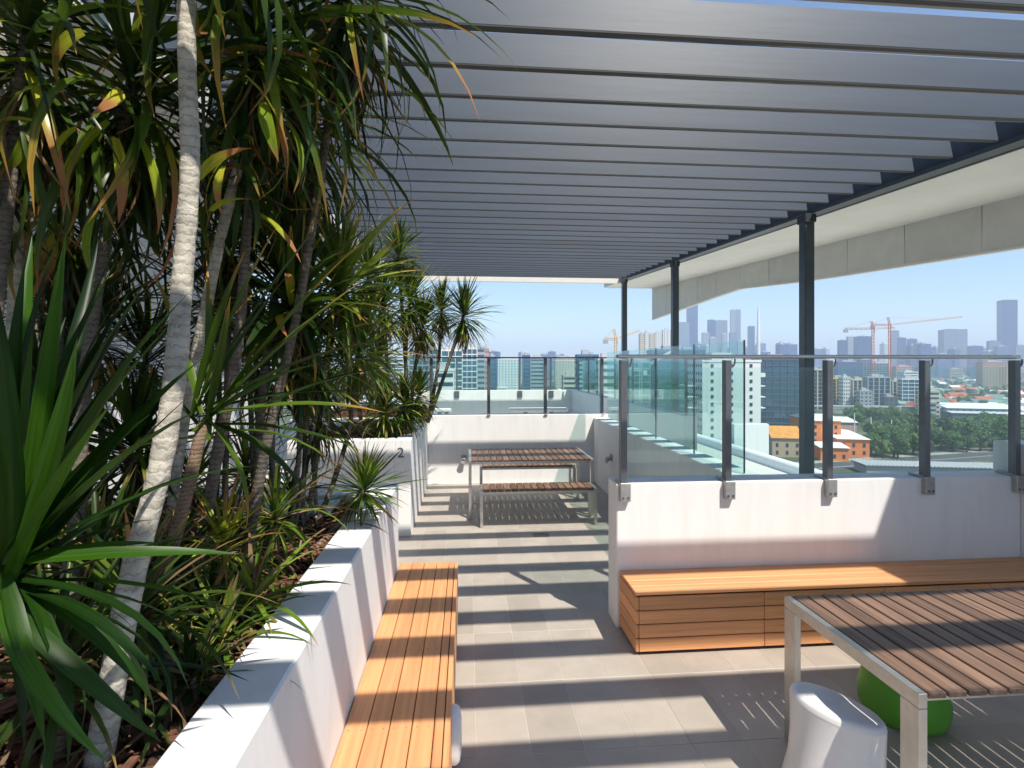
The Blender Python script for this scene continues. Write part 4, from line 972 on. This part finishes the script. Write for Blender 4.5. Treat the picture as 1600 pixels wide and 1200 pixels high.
# road, verge
def sheet(name, pts, z, m):
    mb = MB(); mb.v = [(p.x, p.y, z) for p in pts]; mb.f = [tuple(range(len(pts)))]; return struct(name, mb, m)
asph = cmat('asphalt', (.075,.075,.08), .9, var=.2, scale=.3); conc = cmat('concrete', (.32,.31,.29), .9, var=.15, scale=.4)
def strip(name, a, b_, wd, z, m):
    d = (b_-a); d.z = 0; nrm = Vector((-d.y, d.x, 0)).normalized()*wd/2; return sheet(name, [a-nrm, b_-nrm, b_+nrm, a+nrm], z, m)
A = gp(1200, 215); B_ = gp(1700, 275)
strip('road', A, B_, 13, GZ+.02, asph); strip('pavement', A+Vector((-4.5,11,0)), B_+Vector((-4.5,11,0)), 5, GZ+.03, conc)
strip('road_marking', A, B_, .35, GZ+.03, white)
strip('road', gp(1240, 500), gp(1700, 620), 12, GZ+.02, asph)
# long grey ribbed roof just below the deck
rbx = empty('ribbed_shed', gp(1500, 207), 'long low grey shed with ribbed roof in front of the tree belt', 'shed', rz=-.22)
part('wall', box(-34, 50, 0, 10, 0, 3.2), grey, rbx); part('roof', MB().box(-35, 51, -1, 11, 3.21, 3.5), cmat('shed_roof', (.10,.11,.12)), rbx)
mb = MB()
for k in range(57):
    x = -34.5+k*1.5; mb.box(x, x+.62, -.9, 10.9, 3.505, 3.8)
part('roof_ribs', mb, white, rbx, kind='stuff')
# cranes
def lattice(mb, a, b_, wd, n, r=.18):
    a = Vector(a); b_ = Vector(b_); d = (b_-a); u = d.normalized(); s1 = u.cross(Vector((0,1,.01))).normalized()*wd/2; s2 = u.cross(s1).normalized()*wd/2
    cs = [s1+s2, s1-s2, -s1-s2, -s1+s2]
    for c in cs: mb.tube([a+c, b_+c], r, 4)
    for i in range(n):
        p = a+d*i/n; q = a+d*(i+1)/n
        for j in range(4): mb.tube([p+cs[j], q+cs[(j+1)%4]], r*.6, 3, cap=False)
def crane(px, ytop, d, m, label, jib, cjib, ang, yaw, wd=2.4):
    g = gp(px, d); hh = EYE-(ytop-HY)/F*d-GZ; e = empty('tower_crane', g, label, 'crane', rz=yaw)
    mb = MB(); lattice(mb, (0,0,0), (0,0,hh), wd*.8, 24, .2); part('mast', mb, m, e)
    mb = MB(); lattice(mb, (0,0,hh-1), (jib*math.cos(ang),0,hh-1+jib*math.sin(ang)), wd*.5, 20, .13); part('jib', mb, m, e)
    mb = MB(); lattice(mb, (0,0,hh-1), (-cjib,0,hh-.5), wd*.7, 6, .22); part('counter_jib', mb, m, e)
    part('counterweight', box(-cjib-1, -cjib+3, -1.4, 1.4, hh-4.5, hh-1.2), grey, e); part('cab', box(1.3, 3.6, -1.6, .6, hh-4, hh-1.4), white, e)
    mb = MB(); lattice(mb, (0,0,hh), (-1.5,0,hh+7), wd*.6, 4, .2); mb.tube([(-1.5,0,hh+7),(jib*math.cos(ang)*.7,0,hh-1+jib*math.sin(ang)*.7)], .12, 3).tube([(-1.5,0,hh+7),(-cjib,0,hh-.5)], .12, 3); part('head', mb, m, e)
cr_red = cmat('crane_red', (.55,.17,.08)); cr_y = cmat('crane_yellow', (.75,.42,.06)); 
crane(1390, 506, 560, cr_red, 'taller red tower crane with its jib level over the apartments', 62, 16, .10, -.5)
crane(1364, 512, 560, cr_red, 'shorter red tower crane just left of the taller one', 20, 26, .02, -.45)
crane(962, 528, 420, cr_y, 'yellow tower crane beside the end post of the pergola', 20, 9, .35, -.2)
crane(1000, 575, 300, white, 'white crane mast seen through the green glass', 24, 8, .5, .1, 1.8)

# skyline towers
sky_m = [cmat('sky_blue', (.05,.13,.32), .4), cmat('sky_grey', (.22,.28,.38), .5), cmat('sky_white', (.66,.66,.66), .5), cmat('sky_dark', (.03,.08,.22), .3)]
tow = [
 (1061, 1077, 504, 2000, 3, 'dark blue square tower left of the curved tower'), (1075, 1090, 476, 2100, 0, 'tallest slim curved tower of the skyline cluster'),
 (1107, 1117, 500, 2000, 0, 'slim blue tower left of the round topped one'), (1119, 1136, 501, 2050, 3, 'round topped blue tower in the middle of the skyline cluster'),
 (1142, 1148, 484, 1950, 2, 'thin white tower under construction'), (1149, 1157, 484, 1960, 1, 'slim tan and white tower beside the construction'),
 (1141, 1151, 520, 1800, 3, 'short dark blue tower before the construction tower'), (1170, 1179, 510, 2100, 0, 'faint blue wedge tower left of the white spire'),
 (1098, 1108, 520, 1700, 2, 'white mid-height tower below the slim blue one'), (1110, 1119, 528, 1300, 2, 'cream tower below the round topped one'),
 (1129, 1135, 522, 1500, 2, 'small pale tower below the round topped one'), (1154, 1163, 534, 1400, 2, 'pale green-white tower near the white spire'),
 (1478, 1508, 515, 1750, 3, 'broad dark blue tower standing alone on the skyline'), (1567, 1587, 469, 1700, 0, 'tallest lone blue skyscraper at the far end of the skyline'),
 (1394, 1404, 517, 1800, 3, 'slim blue tower behind the red crane'), (1405, 1415, 528, 1700, 0, 'shorter blue tower beside the slim one'), (1421, 1432, 530, 1700, 0, 'twin blue slab right of the cranes'),
 (1432, 1445, 536, 1650, 1, 'greyish tower right of the twin slab'), (1312, 1324, 532, 1500, 0, 'pale blue tower left of the first crane'), (1326, 1338, 526, 1700, 2, 'whitish hazy tower left of the crane jib'),
 (1340, 1360, 526, 1500, 0, 'pair of hazy blue blocks behind the shorter crane'), (1518, 1534, 541, 1600, 0, 'low blue tower right of the lone broad tower'), (1548, 1562, 533, 1600, 3, 'blue mid-rise tower beside the tallest lone skyscraper'),
 (1590, 1606, 540, 1600, 1, 'grey block right of the tallest lone skyscraper'),
]
for (a, b_, yt, d, mi, lab) in tow:
    bldg(a, b_, yt, d, 'curtain', sky_m[mi], sky_m[(mi*2+3) % 4] if mi != 2 else sky_m[1], lab, cat='tower', name='skyline_tower', floors=24, cols=4)
sp = link('white_spire', MB().tube([(0,0,0),(0,0,120),(0,0,0+EYE-(479-HY)/F*1500-GZ)], [5.5,5,2.2], 8).mesh('white_spire', white)); sp.location = gp(1185, 1500); tag(sp, 'slender white spire right of the skyline cluster', 'spire')
# pale stepped apartment buildings left of the dark post
for i, (a, b_, yt, c_) in enumerate(((1000, 1007, 522, cream), (1008, 1014, 519, white), (1015, 1023, 523, cream), (1024, 1034, 520, white), (1036, 1050, 516, white))):
    bldg(a, b_, yt, 900, 'grid', c_, WG, ['first', 'second', 'third', 'fourth', 'widest and last'][i]+' pale apartment tower in the row left of the dark middle post', cat='tower', name='skyline_tower', cols=3)

# generic mid rises and suburb houses
mid_protos = []
for i, (wm, st_, gl_) in enumerate(((white,'band',WG),(cream,'grid',WG),(grey,'grid',WB),(tan,'band',WG))):
    e = empty('block', (0,0,GZ), 'x', 'building'); facade(e, 22, 16, 24, 7, 6, st_, wm, gl_); mid_protos.append([e, False, ['white','cream','grey','tan'][i]])
far_protos = []
for i, (wm, gl_) in enumerate(((sky_m[0], sky_m[3]), (sky_m[1], sky_m[0]), (sky_m[2], sky_m[1]))):
    e = empty('tower_block', (0,0,GZ), 'x', 'tower'); facade(e, 26, 22, 60, 18, 5, 'curtain', wm, gl_); far_protos.append([e, False, ['blue','grey','pale'][i]])
hp = []
for nm, wc, rc in (('white', white, white_roof), ('red', cream, cmat('red_tile', (.42,.12,.06), .8)), ('grey', white, cmat('slate_roof', (.16,.17,.19), .8)), ('green', cream, cmat('green_roof', (.20,.30,.26), .7))):
    e = empty('house', (0,0,GZ), 'x', 'house'); part('wall', box(-6, 6, -5, 5, 0, 4.5), wc, e)
    part('roof', MB().prism([(-5.8, 4.51), (5.8, 4.51), (0, 7.8)], -6.6, 6.6, 'X'), rc, e)
    part('window', MB().box(-4, -2, -5.1, -5.01, 1.4, 2.9).box(2, 4, -5.1, -5.01, 1.4, 2.9), WG, e); hp.append([e, False, nm])
def put(pr, loc, rz, sc=(1,1,1)):
    o = pr[0] if not pr[1] else copy_tree(pr[0]); pr[1] = True; o.location = loc; o.rotation_euler = (0,0,rz); o.scale = sc; return o
for k in range(280):
    d = 440 + 1300*(R.random()**1.2); px = R.uniform(1405, 1640) if k % 4 else R.uniform(760, 960); pr = R.choice(hp)
    o = put(pr, gp(px, d), R.uniform(0, PI), (R.uniform(.8,1.5),)*3)
    o['label'] = f'small {pr[2]}-roofed house in the hazy suburb beyond the roof terrace'; o['group'] = f'{pr[2]}-roofed houses of the distant suburb'
for k in range(120):
    d = R.uniform(650, 2300); px = R.uniform(560, 1010) if k % 2 else R.uniform(1195, 1640); pr = R.choice(mid_protos)
    if px > 1440 and d < 1300: d += 700
    s_ = R.uniform(.6, 1.35) if d > 900 else R.uniform(.5, .9)
    o = put(pr, gp(px, d), R.uniform(-.8, .8), (R.uniform(.7,1.5), R.uniform(.7,1.5), s_))
    o['label'] = f'{pr[2]} mid-rise block in the hazy city behind the balustrades'; o['group'] = f'{pr[2]} mid-rise blocks of the distant city'

for k in range(75):
    d = R.uniform(1500, 2600); px = R.uniform(1040, 1240) if k % 3 == 0 else R.uniform(1270, 1640) if k % 3 == 1 else R.uniform(600, 1000); pr = R.choice(far_protos)
    yt = R.uniform(536, 556) if px > 1000 else R.uniform(549, 557); hh = EYE-(yt-HY)/F*d-GZ
    o = put(pr, gp(px, d), R.uniform(-.5, .5), (R.uniform(.6,1.3), 1, hh/60)); o['label'] = f'{pr[2]} tower block fading into the haze on the city horizon'; o['group'] = f'{pr[2]} tower blocks on the hazy horizon'
for k in range(70):
    d = R.uniform(520, 1000); px = R.uniform(1270, 1450) if k % 2 else R.uniform(640, 960); pr = R.choice(mid_protos)
    if px < 1000 and d < 650: d += 300
    o = put(pr, gp(px, d), R.uniform(-.6, .6), (R.uniform(.5,.9), .8, R.uniform(.5, .95)))
    o['label'] = f'{pr[2]} mid-rise block in the hazy city behind the balustrades'; o['group'] = f'{pr[2]} mid-rise blocks of the distant city'
# trees
fol = [mat('tree_leaves_a', (.075,.15,.03), .8, var=.5, scale=.35, objvar=.25), mat('tree_leaves_b', (.12,.18,.04), .8, var=.45, scale=.35, objvar=.25), mat('tree_leaves_c', (.055,.12,.035), .8, var=.45, scale=.35, objvar=.2)]
bark = cmat('tree_bark', (.16,.12,.08), .9)
def tree_proto(i):
    e = empty('broadleaf_tree', (0,0,GZ), 'x', 'tree'); mb = MB().tube([(0,0,0),(.2,.1,3),(0,0,6)], [.45,.35,.25], 7)
    for k in range(4): a = k*1.6; mb.tube([(0,0,3),(2*math.cos(a),2*math.sin(a),6.5)], [.2,.1], 5)
    part('trunk', mb, bark, e); cr_ = MB(); cl = []
    for k in range(30):
        a = R.uniform(0, 2*PI); el = R.uniform(-1.0, 1.3); rr = R.uniform(2.0, 4.4); cl.append((Vector((rr*math.cos(a)*math.cos(el), rr*math.sin(a)*math.cos(el), 5.6+rr*.85*math.sin(el))), R.uniform(1.1, 2.0)))
    for c, r_ in cl:
        for k in range(95):
            v = Vector((R.gauss(0,1), R.gauss(0,1), R.gauss(0,1))).normalized(); p = c+v*r_*R.uniform(.75, 1.05); s_ = R.uniform(.18, .42)
            t1_ = v.cross(Vector((R.random(), R.random(), R.random()))).normalized(); t2_ = v.cross(t1_); t1_ = (t1_+v*R.uniform(-.6,.6)).normalized()
            cr_.quadp(p-t1_*s_-t2_*s_*.6, p+t1_*s_-t2_*s_*.4, p+t1_*s_+t2_*s_*.6, p-t1_*s_*.8+t2_*s_*.5)
    part('crown', cr_, fol[i % 3], e); return e
tps = [[tree_proto(i), False, ''] for i in range(4)]
for k in range(95):
    px = R.uniform(1362, 1660); t = R.random(); d = 262 + 95*t
    if px < 1400: d = 262+60*t
    s_ = R.uniform(.85, 1.35); o = put(R.choice(tps), gp(px, d), R.uniform(0, 6), (s_, s_, s_*R.uniform(.8, 1.05)))
    o['label'] = 'dark green broadleaf tree in the belt beyond the near balustrade'; o['group'] = 'trees of the green belt below the deck'
for (px0, px1, d0, d1, n, lab, gr) in ((1255, 1310, 330, 400, 12, 'green tree behind the orange warehouse', 'trees behind the warehouse'), (1325, 1420, 380, 450, 22, 'green tree beneath the elevated road', 'trees by the elevated road'), (770, 845, 320, 360, 14, 'green tree rising above the far parapet', 'trees above the far parapet'), (1200, 1300, 285, 300, 7, 'small tree beside the ochre house block', 'trees by the ochre houses'),
        (1358, 1460, 240, 262, 9, 'tree in front of the belt close to the orange warehouse', 'trees beside the road by the warehouse'), (1425, 1640, 440, 1100, 45, 'scattered tree between the suburb roofs', 'trees among the suburb roofs'), (700, 760, 300, 360, 6, 'green tree at the foot of the glass offices', 'trees at the glass offices')):
    for k in range(n):
        s_ = R.uniform(.7, 1.2)*(1.9 if px0 == 770 else 1); o = put(R.choice(tps), gp(R.uniform(px0, px1), R.uniform(d0, d1)), R.uniform(0, 6), (s_,)*3); o['label'] = lab; o['group'] = gr
belt = sorted([o for o in bpy.data.objects if o.parent is None and o.get('group') == 'trees of the green belt below the deck' and o.location.length < 405], key=lambda o: math.atan2(o.location.x, o.location.y))
ords = 'first second third fourth fifth sixth seventh eighth ninth tenth eleventh twelfth thirteenth fourteenth fifteenth sixteenth seventeenth eighteenth nineteenth twentieth'.split()
for w_, o in zip(ords, belt): o['label'] = f'{w_} tree from the orange warehouse in the front row of the green belt'
# far woodland as one mass
mb = MB()
for k in range(5200):
    d = 700*math.exp(R.random()*2.1); a = R.uniform(-1.0, 1.1); x = d*math.sin(a); y = d*math.cos(a); s_ = R.uniform(4, 9)
    for j in range(7):
        v = Vector((R.gauss(0,1), R.gauss(0,1), abs(R.gauss(0,1)))).normalized(); p = Vector((x, y, GZ+s_*.5))+v*s_*.6; t1_ = v.cross(Vector((.3,.5,.8))).normalized(); t2_ = v.cross(t1_); q = s_*.45
        mb.quadp(p-t1_*q-t2_*q, p+t1_*q-t2_*q*.7, p+t1_*q*.8+t2_*q, p-t1_*q+t2_*q*.7)
fw = link('distant_woodland', mb.mesh('distant_woodland', fol[2]), None, 'stuff'); fw['label'] = 'hazy mass of trees scattered across the distant city'; fw['category'] = 'woodland'

# ------------------------------------------------------------------ haze
hz = bpy.data.materials.new('haze_air'); hz.use_nodes = True; t = hz.node_tree; t.nodes.clear(); o = t.nodes.new('ShaderNodeOutputMaterial'); v = t.nodes.new('ShaderNodeVolumePrincipled')
v.inputs['Color'].default_value = (.72, .84, 1.0, 1); v.inputs['Density'].default_value = .00028; v.inputs['Anisotropy'].default_value = 0.0
t.links.new(v.outputs[0], o.inputs['Volume'])
link('haze', box(-8200, 8200, -8200, 8200, GZ-1, 300).mesh('haze', hz), None, 'stuff')
